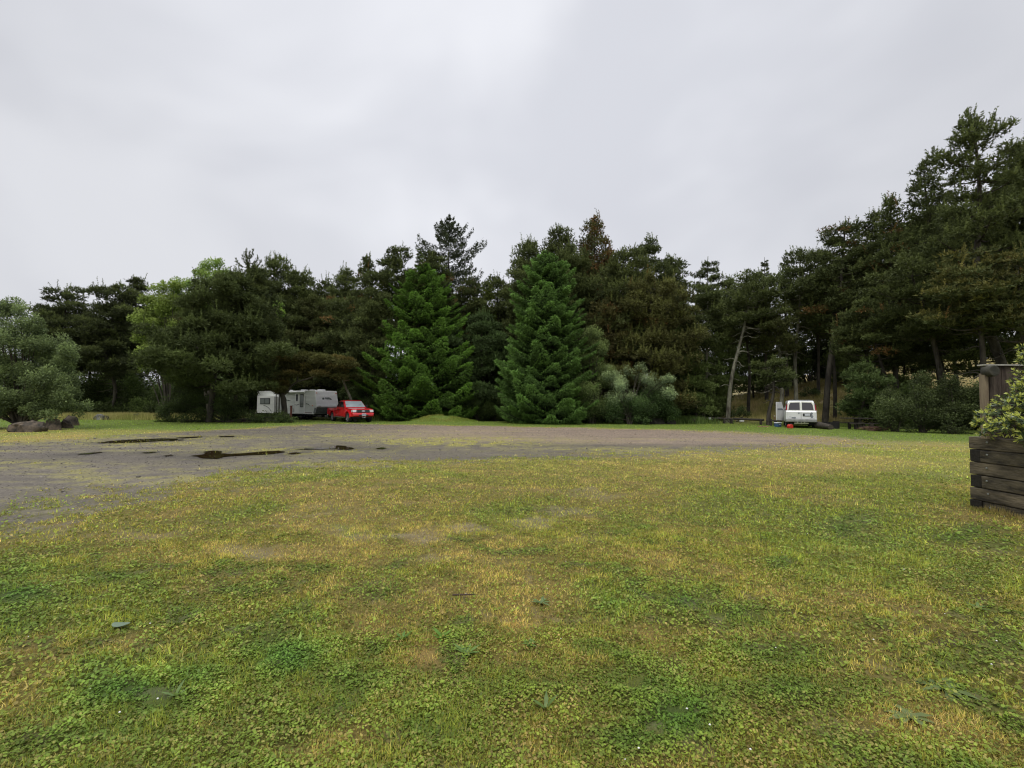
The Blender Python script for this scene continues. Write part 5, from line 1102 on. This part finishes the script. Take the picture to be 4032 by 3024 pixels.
    bm = bmesh.new(); n = Vector((.7, 0, .7)).normalized(); slab(bm, [Vector((1.28, -.78, 2.0)), Vector((1.28, .78, 2.0)), Vector((1.94, .88, 1.34)), Vector((1.94, -.88, 1.34))], n, .012); obj('windscreen', bm, M_GLASS, root)
    bm = bmesh.new(); bx(bm, (-.2, 0, 2.10), (4.2, 1.3, .03)); obj('roof_ribs', bm, M_GREYP, root)
    # open driver's door, swung out to the left
    a = math.radians(30); h = Vector((1.75, 1.0, 0)); d = Vector((-math.cos(a), math.sin(a), 0)); nn = Vector((-math.sin(a), -math.cos(a), 0))
    bm = bmesh.new(); slab(bm, [h + d * 0 + Vector((0, 0, .45)), h + d * 1.12 + Vector((0, 0, .45)), h + d * 1.12 + Vector((0, 0, 1.30)), h + d * 1.10 + Vector((0, 0, 1.98)), h + d * .30 + Vector((0, 0, 1.98)), h + d * 0 + Vector((0, 0, 1.36))], nn, .07); od = obj('front_door', bm, M_WHITE, root, bevel=.02)
    bm = bmesh.new(); slab(bm, [h + nn * .075 + d * .12 + Vector((0, 0, 1.32)), h + nn * .075 + d * .98 + Vector((0, 0, 1.32)), h + nn * .075 + d * .98 + Vector((0, 0, 1.46)), h + nn * .075 + d * .30 + Vector((0, 0, 1.46))], nn, .01) ; obj('arm_rest', bm, M_GREYP, od)
    bm = bmesh.new(); p = h + d * .25 - nn * .14 + Vector((0, 0, 1.38)); bx(bm, p, (.14, .18, .26), Matrix.Rotation(-.3, 4, 'Z')); obj('wing_mirror', bm, mat('bluish_mirror', (.16, .20, .22), .3), od, bevel=.03)
    return root
van()
# ---------------------------------------------------------------- boulders, rails, posts, table, planter
M_ROCK = mat('brown_rock', (.020, .018, .013), .9, nscale=3.6, bump=1.0, bscale=7, col2=(.13, .10, .07))
M_ROCKG = mat('grey_rock', (.055, .055, .05), .9, nscale=2.2, bump=1.0, bscale=7, col2=(.22, .22, .20))
M_ROCKD = mat('dark_mossy_rock', (.022, .024, .018), .95, nscale=2.6, bump=1.0, bscale=8, col2=(.085, .078, .058))
def rock(name, label, px0, px1, pt, pb, mat_, seed, group=None, flat=False, cat='boulder', pts=26):
    Y = on_ground((px0 + px1) / 2, pb).y; a = on_depth(px0, pb, Y); b = on_depth(px1, pb, Y); w = b.x - a.x; h = on_depth((px0 + px1) / 2, pt, Y).z
    rg = random.Random(seed); bm = bmesh.new()
    for k in range(pts):
        v = Vector((rg.gauss(0, 1), rg.gauss(0, 1), rg.gauss(0, 1))).normalized(); e = .8 if flat else 1.0
        v = Vector((math.copysign(abs(v.x) ** .75, v.x) * w / 2, v.y * w * .33, (abs(v.z) ** (.5 if flat else .8) if v.z > 0 else -.2) * h)); bm.verts.new(v)
    bmesh.ops.convex_hull(bm, input=bm.verts[:]); bmesh.ops.delete(bm, geom=[v for v in bm.verts if not v.link_faces], context='VERTS')
    bmesh.ops.subdivide_edges(bm, edges=bm.edges[:], cuts=2, use_grid_fill=True)
    for v in bm.verts: v.co += Vector((rg.gauss(0, 1), rg.gauss(0, 1), rg.gauss(0, 1))) * w * .017
    o = obj(name, bm, mat_, None, smooth_=True); c = (a + b) / 2; o.location = (c.x, Y + w * .3, ghs(c.x, Y) - .04); tag(o, label, cat, group); return o
GB = 'boulders along the left edge of the lawn'
rock('boulder', 'long flat-topped brown boulder leftmost under the willow', 2, 136, 1654, 1702, M_ROCK, 1, GB, True)
rock('boulder', 'tall pointed tan boulder, second from the left under the willow', 156, 232, 1632, 1693, M_ROCK, 2, GB)
rock('boulder', 'slanting tan boulder leaning right against the pointed one', 214, 278, 1645, 1686, M_ROCK, 3, GB)
rock('boulder', 'brown boulder half hidden by leaves behind the slanting one', 232, 292, 1632, 1676, M_ROCK, 4, GB)
rock('boulder', 'low grey boulder at the start of the tall grass', 356, 402, 1628, 1653, M_ROCKG, 5, GB)
rock('boulder', 'dark boulder touching the right side of the low grey one', 392, 424, 1633, 1653, M_ROCKD, 15, GB)
rock('boulder', 'small dark boulder alone in the tall grass', 508, 552, 1627, 1650, M_ROCKD, 6, GB)
rock('boulder', 'dark boulder at the left edge of the bushy pine shade', 608, 658, 1629, 1651, M_ROCKD, 7, GB)
rock('boulder', 'flat pale slab of rock just right of the last dark boulder', 655, 700, 1640, 1650, M_ROCKG, 8, GB)
rock('boulder', 'big dark mossy boulder at the foot of the silvery shrub', 2562, 2632, 1644, 1670, M_ROCKD, 9, 'dark boulders by the silvery shrub')
rock('boulder', 'smaller dark boulder right of the big mossy one', 2624, 2668, 1651, 1670, M_ROCKD, 10, 'dark boulders by the silvery shrub')
# logs and stumps
def log_piece(name, label, p0, p1, r0, r1, m, cat, group=None):
    bm = bmesh.new(); rg = random.Random(int(p0[0] * 10)); d = Vector(p1) - Vector(p0); n = 7; path = [tuple(Vector(p0) + d * k / n) for k in range(n + 1)]
    V, Q = tube_mesh([(np.array(path), np.linspace(r0, r1, n + 1))], 14); vs = [bm.verts.new(v + np.array([rg.gauss(0, r0 * .04) for _ in range(3)])) for v in V]
    for q in Q: bm.faces.new([vs[i] for i in q])
    bm.faces.new(vs[:14][::-1]); bm.faces.new(vs[-14:]); o = obj(name, bm, m, None, smooth_=True)
    o.data.transform(Matrix.Translation((-p0[0], -p0[1], -p0[2]))); o.location = p0; tag(o, label, cat, group); return o
M_LOG = mat('dark_wet_log', (.022, .018, .013), .85, nscale=4, bump=.8, bscale=14, stretch=(.5, 3, 3), col2=(.075, .062, .042))
M_RAIL = mat('dark_rail_wood', (.016, .013, .010), .85, nscale=5, bump=.5, bscale=20, col2=(.05, .042, .032))
M_CUT = mat('cut_wood', (.30, .17, .11), .8, noise=.3)
q = on_depth(2704, 1667, 43.0); q2 = on_depth(2740, 1667, 42.7)
log_piece('log', 'short thick log chunk lying left of the log rails', (q.x, 43.2, .26), (q2.x, 42.8, .22), .24, .20, M_LOG, 'log')
q = on_depth(3222, 1680, 35.2); q2 = on_depth(3272, 1687, 33.4)
log_piece('log', 'thick mossy log lying beside the van, its sawn end toward the fire ring', (q.x, 35.2, .24), (q2.x, 33.4, .17), .27, .17, M_LOG, 'log')
q = on_depth(3428, 1680, 34.5)
log_piece('stump', 'upright reddish stump standing right of the picnic table', (q.x, 34.5, 0), (q.x + .06, 34.5, .46), .15, .17, M_LOG, 'stump')
# rails
def rail(name, label, x0, z0, x1, z1, Y0, Y1, posts, rad=.09, group='log rails', block=None, flat=False):
    """x0,x1 in photo px; z heights in m"""
    a = on_depth(x0, 1600, Y0); b = on_depth(x1, 1600, Y1); a.z = z0 + ghs(a.x, Y0); b.z = z1 + ghs(b.x, Y1); root = empty(name, (a.x, a.y, a.z - z0), 0, label, 'rail', group); o = Vector(root.location)
    bm = bmesh.new(); n = 8; rg = random.Random(int(x0)); pth = np.array([tuple((a - o).lerp(b - o, k / n) + Vector((0, 0, rg.gauss(0, .012)))) for k in range(n + 1)])
    V, Q = tube_mesh([(pth, np.full(n + 1, rad))], 10); vs = [bm.verts.new(v) for v in V]
    for qd in Q: bm.faces.new([vs[i] for i in qd])
    bm.faces.new(vs[:10][::-1]); bm.faces.new(vs[-10:]); obj('beam', bm, M_RAIL, root, smooth_=True)
    for pxp, ex in posts:
        t = (pxp - x0) / (x1 - x0); c = (a - o).lerp(b - o, t); bm = bmesh.new(); g_ = ghs(c.x + o.x, c.y + o.y) - o.z; bx(bm, (c.x, c.y - .02, (c.z + ex + g_) / 2 - .03), (.17, .17, c.z + ex - g_ + .06)); obj('post', bm, M_RAIL, root, bevel=.015)
    return root, a, b
rail('log_rail', 'low dark log rail on a single post, left of the grassy mound', 1518, .50, 1640, .52, 46.5, 46.5, [(1533, .02)])
rail('log_rail', 'stub of dark rail just right of the red pickup', 1466, .5, 1490, .5, 47, 47, [(1486, .03)])
rail('log_rail', 'dark log rail in the deep shade under the bright green spruce', 1850, .48, 1952, .48, 47.5, 47.5, [(1948, .14), (1860, 0)])
rail('log_rail', 'log rail with a white end block, leftmost of the long run on the lawn', 2738, .42, 2806, .40, 44.5, 44.5, [(2752, 0)], rad=.10)
rail('log_rail', 'middle log rail of the long run, resting on two posts', 2800, .46, 2884, .42, 44.2, 43.4, [(2851, 0), (2879, -.02)], rad=.085)
rail('log_rail', 'right-hand log rail of the long run, sloping down toward the van', 2886, .46, 3006, .42, 43.0, 41.0, [(2995, -.02)], rad=.10)
rail('log_rail', 'short log rail ending behind the blue cooler', 3016, .42, 3080, .40, 39.8, 39.0, [(3033, .14), (3052, -.02)], rad=.065)
def block(px, py, Y, w, h, label):
    p = on_depth(px, py, Y); bm = bmesh.new(); bx(bm, (0, 0, 0), (w, .26, h)); o = obj('number_block', bm, mat('white_painted_block', (.70, .70, .68), .6, noise=.05), None, bevel=.02); o.location = (p.x, Y, p.z); tag(o, label, 'marker', 'white markers on the log rails')
block(2797.5, 1648, 44.3, .31, .19, 'white painted block on the end of the left log rail')
block(2920, 1656, 42.9, .34, .20, 'white painted block on the right-hand log rail')
# site posts
def site_post(name, px, ptop, pbot, Y, label, plate=None, r=.05, m=None, cap=None, group='campsite marker posts'):
    a = on_depth(px, ptop, Y); g_ = ghs(a.x, Y); root = empty(name, (a.x, Y, g_), 0, label, 'post', group); H = a.z - g_
    bm = bmesh.new(); bx(bm, (0, 0, H / 2), (r * 2, r * 2, H)); obj('post', bm, m or M_RAIL, root, bevel=.01)
    if plate:
        w, h, z = plate; bm = bmesh.new(); bx(bm, (0, -r - .012, z), (w, .02, h)); pl = obj('number_plate', bm, mat('grey_white_plate', (.40, .40, .37), .6, noise=.15), root)
        bm = bmesh.new(); bx(bm, (.0, -r - .026, z - .02), (.10, .008, h * .6)); obj('number', bm, M_RAIL, pl)
    if cap: bm = bmesh.new(); bx(bm, (0, 0, H + cap / 2), (r * 2.2, r * 2.2, cap)); obj('cap', bm, mat('white_cap', (.7, .66, .6), .6), root, bevel=.01)
    return root
site_post('marker_post', 1898, 1603, 1650, 46.8, 'dark post with a pale plate in the shade under the spruce', (.29, .28, 1.03), r=.045)
site_post('marker_post', 2031, 1603, 1652, 46.4, 'dark post with a pale plate and white knob beside the blue-green spruce', (.28, .24, 1.10), r=.045, cap=.07)
site_post('marker_post', 3050, 1640, 1668, 40.3, 'small brown stake with a white top left of the van', None, r=.035, m=M_CUT, cap=.08)
site_post('marker_post', 1147, 1597, 1636, 40.6, 'red-brown post standing in front of the trailer', None, r=.065, m=mat('red_brown_stain', (.13, .045, .03), .8, noise=.3))
# cooler and red can
p = on_depth(3063, 1680, 37.0); root = empty('cooler', (p.x, 37.0, 0), .5, 'blue picnic cooler with a white lid on the grass left of the van', 'cooler')
bm = bmesh.new(); bx(bm, (0, 0, .15), (.46, .30, .28)); obj('tub', bm, mat('blue_plastic', (.04, .09, .19), .4), root, bevel=.03)
bm = bmesh.new(); bx(bm, (0, 0, .33), (.50, .34, .07)); obj('lid', bm, mat('white_plastic', (.7, .72, .75), .4), root, bevel=.02)
bm = bmesh.new(); bx(bm, (0, -.156, .20), (.24, .01, .05)); obj('label', bm, mat('pale_label', (.45, .5, .6), .5), root)
p = on_depth(3114, 1686, 34.9); root = empty('fuel_can', (p.x, 35.0, 0), .3, 'small red fuel can on the ground under the back of the van', 'fuel can')
bm = bmesh.new(); prism(bm, [(-.17, 0), (-.18, .20), (-.08, .29), (.10, .29), (.18, .20), (.17, 0)], .13); obj('can', bm, mat('red_plastic', (.50, .035, .02), .45), root, bevel=.03)
bm = bmesh.new(); cyl(bm, (.06, 0, .29), (.12, 0, .34), .025); obj('spout', bm, M_BLACK, root)
# picnic table, seen along its narrow side
def table():
    p = on_depth(3373, 1690, 34.3); root = empty('picnic_table', (p.x, 34.3, ghs(p.x, 34.3)), math.radians(-4), 'dark weathered picnic table on pedestal legs right of the van', 'picnic table')
    for name, y, z, w, n in (('tabletop', 0, .78, .26, 3), ('bench', -.78, .44, .26, 1), ('bench', .78, .46, .26, 1)):
        bm = bmesh.new()
        for k in range(n): bx(bm, (0, y + (k - (n - 1) / 2) * (w + .015), z), (1.85, w, .05))
        obj(name, bm, M_RAIL, root, bevel=.008)
    for x in (-.02,):
        bm = bmesh.new(); bx(bm, (x, 0, .38), (.20, .22, .76)); obj('pedestal', bm, M_RAIL, root, bevel=.01)
        bm = bmesh.new(); bx(bm, (x, 0, .40), (.10, 1.75, .09)); bx(bm, (x, -.78, .2), (.16, .14, .42)); bx(bm, (x, .78, .2), (.16, .14, .42)); bx(bm, (x, 0, .74), (.1, .78, .07)); obj('frame', bm, M_RAIL, root, bevel=.008)
table()
# fire ring
p = on_depth(3270, 1683, 34.9); root = empty('fire_box', (p.x + .2, 35.1, 0), .15, 'dark square iron fire box between the log and the picnic table', 'fire box')
bm = bmesh.new(); t = .02; w = .78; h = .46
for c, s in (((0, -.3, h / 2), (w, t, h)), ((0, .3, h / 2), (w, t, h)), ((-w / 2, 0, h / 2), (t, .6, h)), ((w / 2, 0, h / 2 + .04), (t, .6, h + .08))): bx(bm, c, s)
obj('sides', bm, mat('sooty_iron', (.014, .013, .013), .7, noise=.3), root)
bm = bmesh.new()
for k in range(7): cyl(bm, (-w / 2 + .05, -.27 + k * .09, h - .04), (w / 2 - .05, -.27 + k * .09, h - .04), .008, seg=6)
obj('grate', bm, M_UNDER, root)
# heap of brown brush beneath the bushes at right
p = on_depth(3455, 1692, 31.8); rg_ = random.Random(5); paths = []
for k in range(70):
    a = rg_.uniform(-.5, .5) + rg_.choice((0, math.pi)); c = Vector((rg_.gauss(0, .45), rg_.gauss(0, .2), rg_.uniform(.03, .28))); L_ = rg_.uniform(.3, .7); d = Vector((math.cos(a), math.sin(a), rg_.uniform(-.25, .35))) * L_
    q0 = c - d * .5; q1 = c + d * .5; q0.z = max(q0.z, .01); q1.z = max(q1.z, .01); paths.append((np.array([tuple(q0), tuple(c), tuple(q1)]), np.array([.018, .022, .010])))
tv_, tq_ = tube_mesh(paths, 5); o = np_mesh('brush_pile', tv_, tq_, mat('dead_brush', (.10, .055, .035), .9, noise=.4), nper=4); o.location = (p.x, 31.8, 0); tag(o, 'low heap of reddish-brown dead branches at the foot of the right-hand bushes', 'brush pile')
# split kindling on the grass by the van
p = on_depth(3008, 1682, 36.8); bm = bmesh.new()
for k in range(5): bx(bm, (k * .14 - .3, rg_.gauss(0, .05), .05), (.30, .05, .05), Matrix.Rotation(rg_.uniform(-.5, .5), 4, 'Z'))
o = obj('kindling', bm, M_CUT); o.location = (p.x, 36.8, .0); tag(o, 'few pieces of pale kindling on the grass left of the cooler', 'kindling')
# tangled root wad at the foot of the pale leaning trunk
p = on_depth(2868, 1655, 45.3); paths = []
for k in range(9):
    a = k * .7 + rg_.uniform(-.2, .2); s = np.linspace(0, 1, 6)[:, None]; L_ = rg_.uniform(.5, 1.0); d = np.array([math.cos(a), .4 * math.sin(a), 0])
    paths.append((d * s * L_ + np.array([0, 0, 1.]) * (.35 * np.sin(s * 2.6) * rg_.uniform(.5, 1.3)), .05 * (1 - s[:, 0]) + .012))
tv_, tq_ = tube_mesh(paths, 6); o = np_mesh('dead_branch', tv_, tq_, M_BARK2, nper=4, smooth_=True); o.location = (p.x, 44.9, ghs(p.x, 44.9)); tag(o, 'tangle of bare curved dead branches behind the middle log rail', 'dead branch')

# ---- timber planter
M_TIMB = mat('old_railway_timber', (.018, .015, .010), .85, nscale=3.6, bump=.9, bscale=16, stretch=(2.5, .7, 2.5), col2=(.15, .125, .078))
M_TIMB2 = mat('lighter_timber', (.026, .021, .013), .85, nscale=3.0, bump=.9, bscale=16, stretch=(2.5, .6, 2.5), col2=(.20, .165, .105))
M_TEND = mat('timber_end', (.020, .017, .012), .9, noise=.4, nscale=9, bump=.6)
M_BOLT = mat('galvanised_bolt', (.26, .27, .25), .5, metal=.5)
def planter():
    root = empty('timber_planter', (PLX, PLY, 0), 0, 'raised planter of stacked dark timbers bolted together at the right edge', 'planter')
    t = .19; h = .20; LX, LY = 3.6, 4.2; rg = random.Random(3)
    for k in range(6):
        z = 1.14 - h * (k + .5); long_side = (k % 2 == 0); j = rg.uniform(-.012, .012)
        y1 = 0 if long_side else -t - .004
        def timber(c, s, m): bm = bmesh.new(); bx(bm, c, s); bmesh.ops.subdivide_edges(bm, edges=[e for e in bm.edges if e.calc_length() > 1], cuts=10); 
        for (c, s, m) in (((t / 2 + j, (y1 - LY) / 2, z), (t, LY + y1, h - .010), (M_TIMB2 if k in (0, 2, 4) else M_TIMB)),
                          ((LX - t / 2 + j, (y1 - LY) / 2, z), (t, LY + y1, h - .010), M_TIMB),
                          ((LX / 2 if not long_side else LX / 2, -t / 2 + j, z), (LX - (2 * t + .008 if long_side else -.016), t, h - .010), M_TIMB if long_side else M_TEND),
                          ((LX / 2, -LY + t / 2, z), (LX - 2 * t - .008, t, h - .010), M_TIMB)):
            bm = bmesh.new(); bx(bm, c, s)
            le = [e for e in bm.edges if e.calc_length() > 1]; bmesh.ops.subdivide_edges(bm, edges=le, cuts=14, use_grid_fill=True)
            for v in bm.verts: v.co += Vector((rg.gauss(0, .0035), 0, rg.gauss(0, .0030)))
            obj('timber', bm, m, root, bevel=.012)
        bm = bmesh.new(); yb = -.30 + rg.uniform(-.02, .02); ring(bm, (-.002 + j, yb, z + rg.uniform(-.02, .03)), (-1, 0, 0), [(.017, 0), (.017, .006), (.011, .010), (.002, .012)], 10); obj('bolt', bm, M_BOLT, root)
    bm = bmesh.new(); bx(bm, (LX / 2, -LY / 2, .5), (LX - 2 * t - .01, LY - 2 * t - .01, .98)); obj('soil', bm, mat('potting_soil', (.03, .022, .015), .95, noise=.4, nscale=20, bump=.8), root)
planter()
# ---- weathered board on posts standing in the planter
M_PANEL = mat('streaked_board', (.038, .025, .018), .85, nscale=2.4, bump=.6, bscale=20, stretch=(4.5, 4.5, .5), col2=(.135, .105, .078))
M_PALE = mat('silvery_wood_edge', (.16, .12, .08), .85, nscale=6, stretch=(3, 3, .5), col2=(.26, .21, .135))
def board():
    Y = 7.45; p = on_depth(3887, 1441, Y); top = p.z; x0 = p.x; root = empty('notice_board', (x0, Y, 1.12), 0, 'back of a tall weathered wooden board with a round log beam at its corner', 'board')
    zt = top - 1.12; W_ = 1.7; rg = random.Random(8); x = .0
    k = 0
    while x < W_:
        w = rg.choice((.19, .24, .28)); bm = bmesh.new(); bx(bm, (x + w / 2, rg.uniform(-.004, .004), zt / 2), (w - .005, .05, zt - .002 * k)); obj('plank', bm, M_PANEL if k != 0 else M_PANEL, root, bevel=.004); x += w; k += 1
    bm = bmesh.new(); bx(bm, (W_ / 2 - .06, -.01, zt + .012), (W_ + .10, .12, .020)); obj('cap_board', bm, mat('wet_pale_cap', (.36, .35, .31), .4, noise=.25, nscale=10), root)
    bm = bmesh.new(); bx(bm, (-.082, -.02, zt / 2 - .06), (.055, .10, zt - .12)); obj('post', bm, M_PALE, root, bevel=.006)
    bm = bmesh.new(); bx(bm, (-.032, .02, zt / 2 - .06), (.035, .03, zt - .14)); obj('gap_shade', bm, M_TIMB, root)  # dark strip standing in for the shaded gap between post and planks
    bm = bmesh.new(); ring(bm, (-.045, -.16, zt - .085), (0, 1, 0), [(.003, 0), (.03, -.004), (.078, .0), (.085, .012), (.088, .06), (.084, .14), (.002, .14)], 22); obj('log_beam', bm, M_ROCKD, root, smooth_=True)
board()
# ---- glossy evergreen shrub in the planter
def shrub():
    rg = np.random.default_rng(12); base = np.array([8.45, 7.05, 1.10]); V = []; Cc_ = []; paths = []; Y0 = 7.05
    lob = [((3925, 1640), 6.95, .20), ((3870, 1655), 7.0, .13), ((3985, 1600), 6.9, .22), ((3960, 1670), 6.8, .20), ((4020, 1560), 6.85, .18), ((4030, 1650), 6.7, .25), ((4060, 1500), 6.9, .25), ((4045, 1440), 7.0, .16), ((4100, 1420), 6.9, .25), ((4120, 1600), 6.7, .35), ((3900, 1690), 6.9, .12), ((4060, 1700), 6.6, .2), ((4200, 1520), 6.9, .4), ((3868, 1700), 7.05, .07), ((4200, 1680), 6.6, .3), ((3845, 1662), 7.0, .05), ((4040, 1395), 7.0, .07), ((4018, 1365), 7.0, .05), ((4025, 1420), 7.0, .07)]
    for (px, py), Y, r in lob:
        c = np.array(on_depth(px, py, Y)); ns = int(25 * (r / .2) ** 2) + 3
        for k in range(ns):
            o = nrm(rg.normal(0, 1, 3) + np.array([-.35, -.3, .25])); tip = c + o * r * rg.uniform(.55, 1.05); 
            if tip[2] < 1.16 and tip[0] > PLX: tip[2] = 1.16 + rg.uniform(0, .1)
            ax = nrm(o + np.array([0, 0, .55]) + rg.normal(0, .25, 3)); fresh = rg.random() < .8
            if k % 3 == 0:
                s = np.linspace(0, 1, 5)[:, None]; st = base + np.array([rg.uniform(-.5, .5), rg.uniform(-.3, .3), 0]); paths.append((st * (1 - s) + (tip - ax * .03) * s + np.array([0, 0, .1]) * np.sin(s * 3.14), .007 * (1 - s[:, 0]) + .003))
            nl = rg.integers(8, 13)
            for j in range(nl):
                up = j / nl; a = j * 2.4 + rg.uniform(-.3, .3); u0 = nrm(np.cross(ax, rg.normal(0, 1, 3))); v0 = np.cross(ax, u0)
                el = .1 + 1.25 * up if fresh else -.15 + .8 * up
                d = nrm((u0 * math.cos(a) + v0 * math.sin(a)) * math.cos(el) + ax * math.sin(el)); L_ = rg.uniform(.060, .095) * (1 - .35 * up); w = L_ * rg.uniform(.26, .34)
                b = tip - ax * .05 * (1 - up) ; sd_ = nrm(np.cross(d, ax + .01)); nn = np.cross(sd_, d)
                pts = [b, b + d * L_ * .45 + sd_ * w * .5 + nn * .004, b + d * L_, b + d * L_ * .45 - sd_ * w * .5 + nn * .004]
                V.extend(pts); yg = fresh and up > .35
                cl = C(.50, .54, .12) * rg.uniform(.8, 1.2) if yg else mixc(C(.045, .075, .028)[None], C(.13, .18, .065), np.array([rg.random() * .8]))[0]
                Cc_.extend([cl] * 4)
    V = np.array(V); Cc_ = np.array(Cc_); off = np.array([8.45, 7.05, 1.10])
    root = empty('evergreen_shrub', tuple(off), 0, 'glossy evergreen shrub with pale yellow-green new tips growing in the timber planter', 'shrub')
    tv_, tq_ = tube_mesh(paths, 5); np_mesh('stems', tv_ - off, tq_, M_BARK, root, nper=4, smooth_=True)
    np_mesh('leaves', V - off, np.arange(len(V)).reshape(-1, 4), leaf_mat('glossy_evergreen_leaves', .25, .25, .55, 1.0), root, col=Cc_, nper=4)
shrub()
# ---- broad-leaved weeds, a stick and a fallen leaf on the near lawn
M_WEED = leaf_mat('weed_leaves', .45, .3, .4)
def weed(px, py, r, label, up=.5, n=9, col=C(.14, .23, .05), seed=0):
    rg = np.random.default_rng(seed + int(px)); p = on_ground(px, py); V = []; Fq = []; Cc_ = []
    for k in range(n):
        a = k * 6.283 / n + rg.uniform(-.35, .35); el = rg.uniform(.1, .25) + up * rg.uniform(.2, 1); L_ = r * rg.uniform(.7, 1.15); d = np.array([math.cos(a), math.sin(a), 0]); sd_ = np.array([-d[1], d[0], 0]); m = 6; b0 = len(V)
        for i in range(m):
            t = i / (m - 1); w = r * .15 * math.sin(math.pi * (t * .85 + .12)) * (1 if i % 2 else .72); c = d * L_ * t * math.cos(el * (1 - .5 * t)) + np.array([0, 0, L_ * (math.sin(el) * t - .35 * t * t * (1 - up * .6)) + .012])
            V += [c - sd_ * w, c + sd_ * w]; Cc_ += [col * rg.uniform(.8, 1.2)] * 2
        for i in range(m - 1): Fq.append([b0 + 2 * i, b0 + 2 * i + 1, b0 + 2 * i + 3, b0 + 2 * i + 2])
    o = np_mesh('weed', np.array(V), np.array(Fq), M_WEED, col=np.array(Cc_), nper=4); o.location = (p.x, p.y, ghs(p.x, p.y)); tag(o, label, 'weed', 'broad-leaved weeds in the lawn')
weed(1838, 2585, .10, 'upright green weed rosette near the middle of the lawn', .7)
weed(2085, 2545, .06, 'small green weed right of the rosette in the middle of the lawn', .6)
weed(2150, 2800, .09, 'tall pale-leaved weed in front of the darkest clover', 1.3, 4, C(.12, .19, .04))
weed(3730, 2720, .17, 'spreading grey-green weed at the lower right', .2, 11, C(.16, .22, .06), 0)
weed(3580, 2830, .13, 'smaller spreading weed below the grey-green one', .25, 8, C(.18, .23, .07), 0)
weed(1585, 2525, .07, 'tuft of fresh green leaves above a bare straw patch', .9, 10, C(.12, .24, .03))
weed(1740, 2520, .08, 'second tuft of fresh green leaves above the straw patch', .9, 10, C(.12, .24, .03))
weed(690, 2750, .07, 'pale upright leaf pair in the clover at lower left', 1.0, 4, C(.16, .25, .07))
weed(1178, 2540, .07, 'bright yellow-green leaf shoot in the clover left of the middle', 1.3, 3, C(.24, .36, .04))
weed(3850, 2400, .09, 'weed tuft beside the dark wheel rut at the right', .5, 8, C(.14, .22, .05))
weed(2130, 2380, .09, 'pale tuft left of the brightest green patch', .5, 8, C(.15, .22, .07))
p = on_ground(1815, 2358); bm = bmesh.new(); cyl(bm, (-.07, 0, .012), (.07, .005, .014), .008, .006, 8); cyl(bm, (.07, .005, .014), (.12, .02, .012), .006, .003, 8); o = obj('stick', bm, mat('twig', (.05, .03, .02), .8)); o.location = (p.x, p.y, ghs(p.x, p.y) + .02); tag(o, 'short dark stick with a pale cut end lying on the lawn', 'stick')
p = on_ground(470, 2478); bm = bmesh.new(); vv = [bm.verts.new((.06 * math.cos(t) * (1 + .2 * math.cos(t)), .035 * math.sin(t), .01 + .012 * math.cos(t) ** 2)) for t in [k * math.pi / 7 for k in range(14)]]; f0 = bm.faces.new(vv); r_ = bmesh.ops.extrude_face_region(bm, geom=[f0]); bmesh.ops.translate(bm, verts=[v for v in r_['geom'] if isinstance(v, bmesh.types.BMVert)], vec=(0, 0, .003)); o = obj('fallen_leaf', bm, mat('grey_green_leaf', (.12, .17, .11), .6)); o.location = (p.x, p.y, ghs(p.x, p.y) + .02); tag(o, 'single grey-green fallen leaf lying on the lawn at the left', 'leaf')
# long grass against the planter's foot
def fringe():
    n = 2600; t = rng.random(n); x = PLX - np.abs(rng.normal(0, .05, n)); y = PLY - t * 4.2; z = gh(x, y); az = rng.uniform(0, 6.28, n); ti = rng.uniform(0, .7, n); h = rng.uniform(.03, .13, n) * (.4 + 1.2 * vnoise(y * 3, y * 0, 5)); b = np.stack([x, y, z], 1); ax = rng.uniform(0, 6.28, n)
    sd_ = np.stack([np.cos(ax), np.sin(ax), 0 * ax], 1) * .004; tip = b + np.stack([np.cos(az) * np.sin(ti), np.sin(az) * np.sin(ti), np.cos(ti)], 1) * h[:, None]
    cc = mixc(np.tile(C(.20, .19, .05), (n, 1)), C(.36, .27, .11), rng.random(n)); tag(np_mesh('edge_grass', np.stack([b - sd_, b + sd_, tip], 1).reshape(-1, 3), np.arange(3 * n).reshape(-1, 3), M_GRASS, col=np.repeat(cc, 3, 0)), 'longer grass left standing along the foot of the planter', None, kind='stuff')
fringe()

# ---- things that share a description get their place in the row
def rank_labels():
    by = {}
    for o in bpy.data.objects:
        if o.parent is None and o.get('label'): by.setdefault(o['label'], []).append(o)
    words = ['leftmost', 'second from left', 'third from left', 'fourth from left', 'fifth from left', 'sixth from left', 'seventh from left']
    for lab, os_ in by.items():
        if len(os_) < 2: continue
        os_.sort(key=lambda o: o.location.x / max(o.location.y, .1))
        for i, o in enumerate(os_): o['label'] = lab + ', ' + ('rightmost' if i == len(os_) - 1 else words[min(i, 6)])
rank_labels()
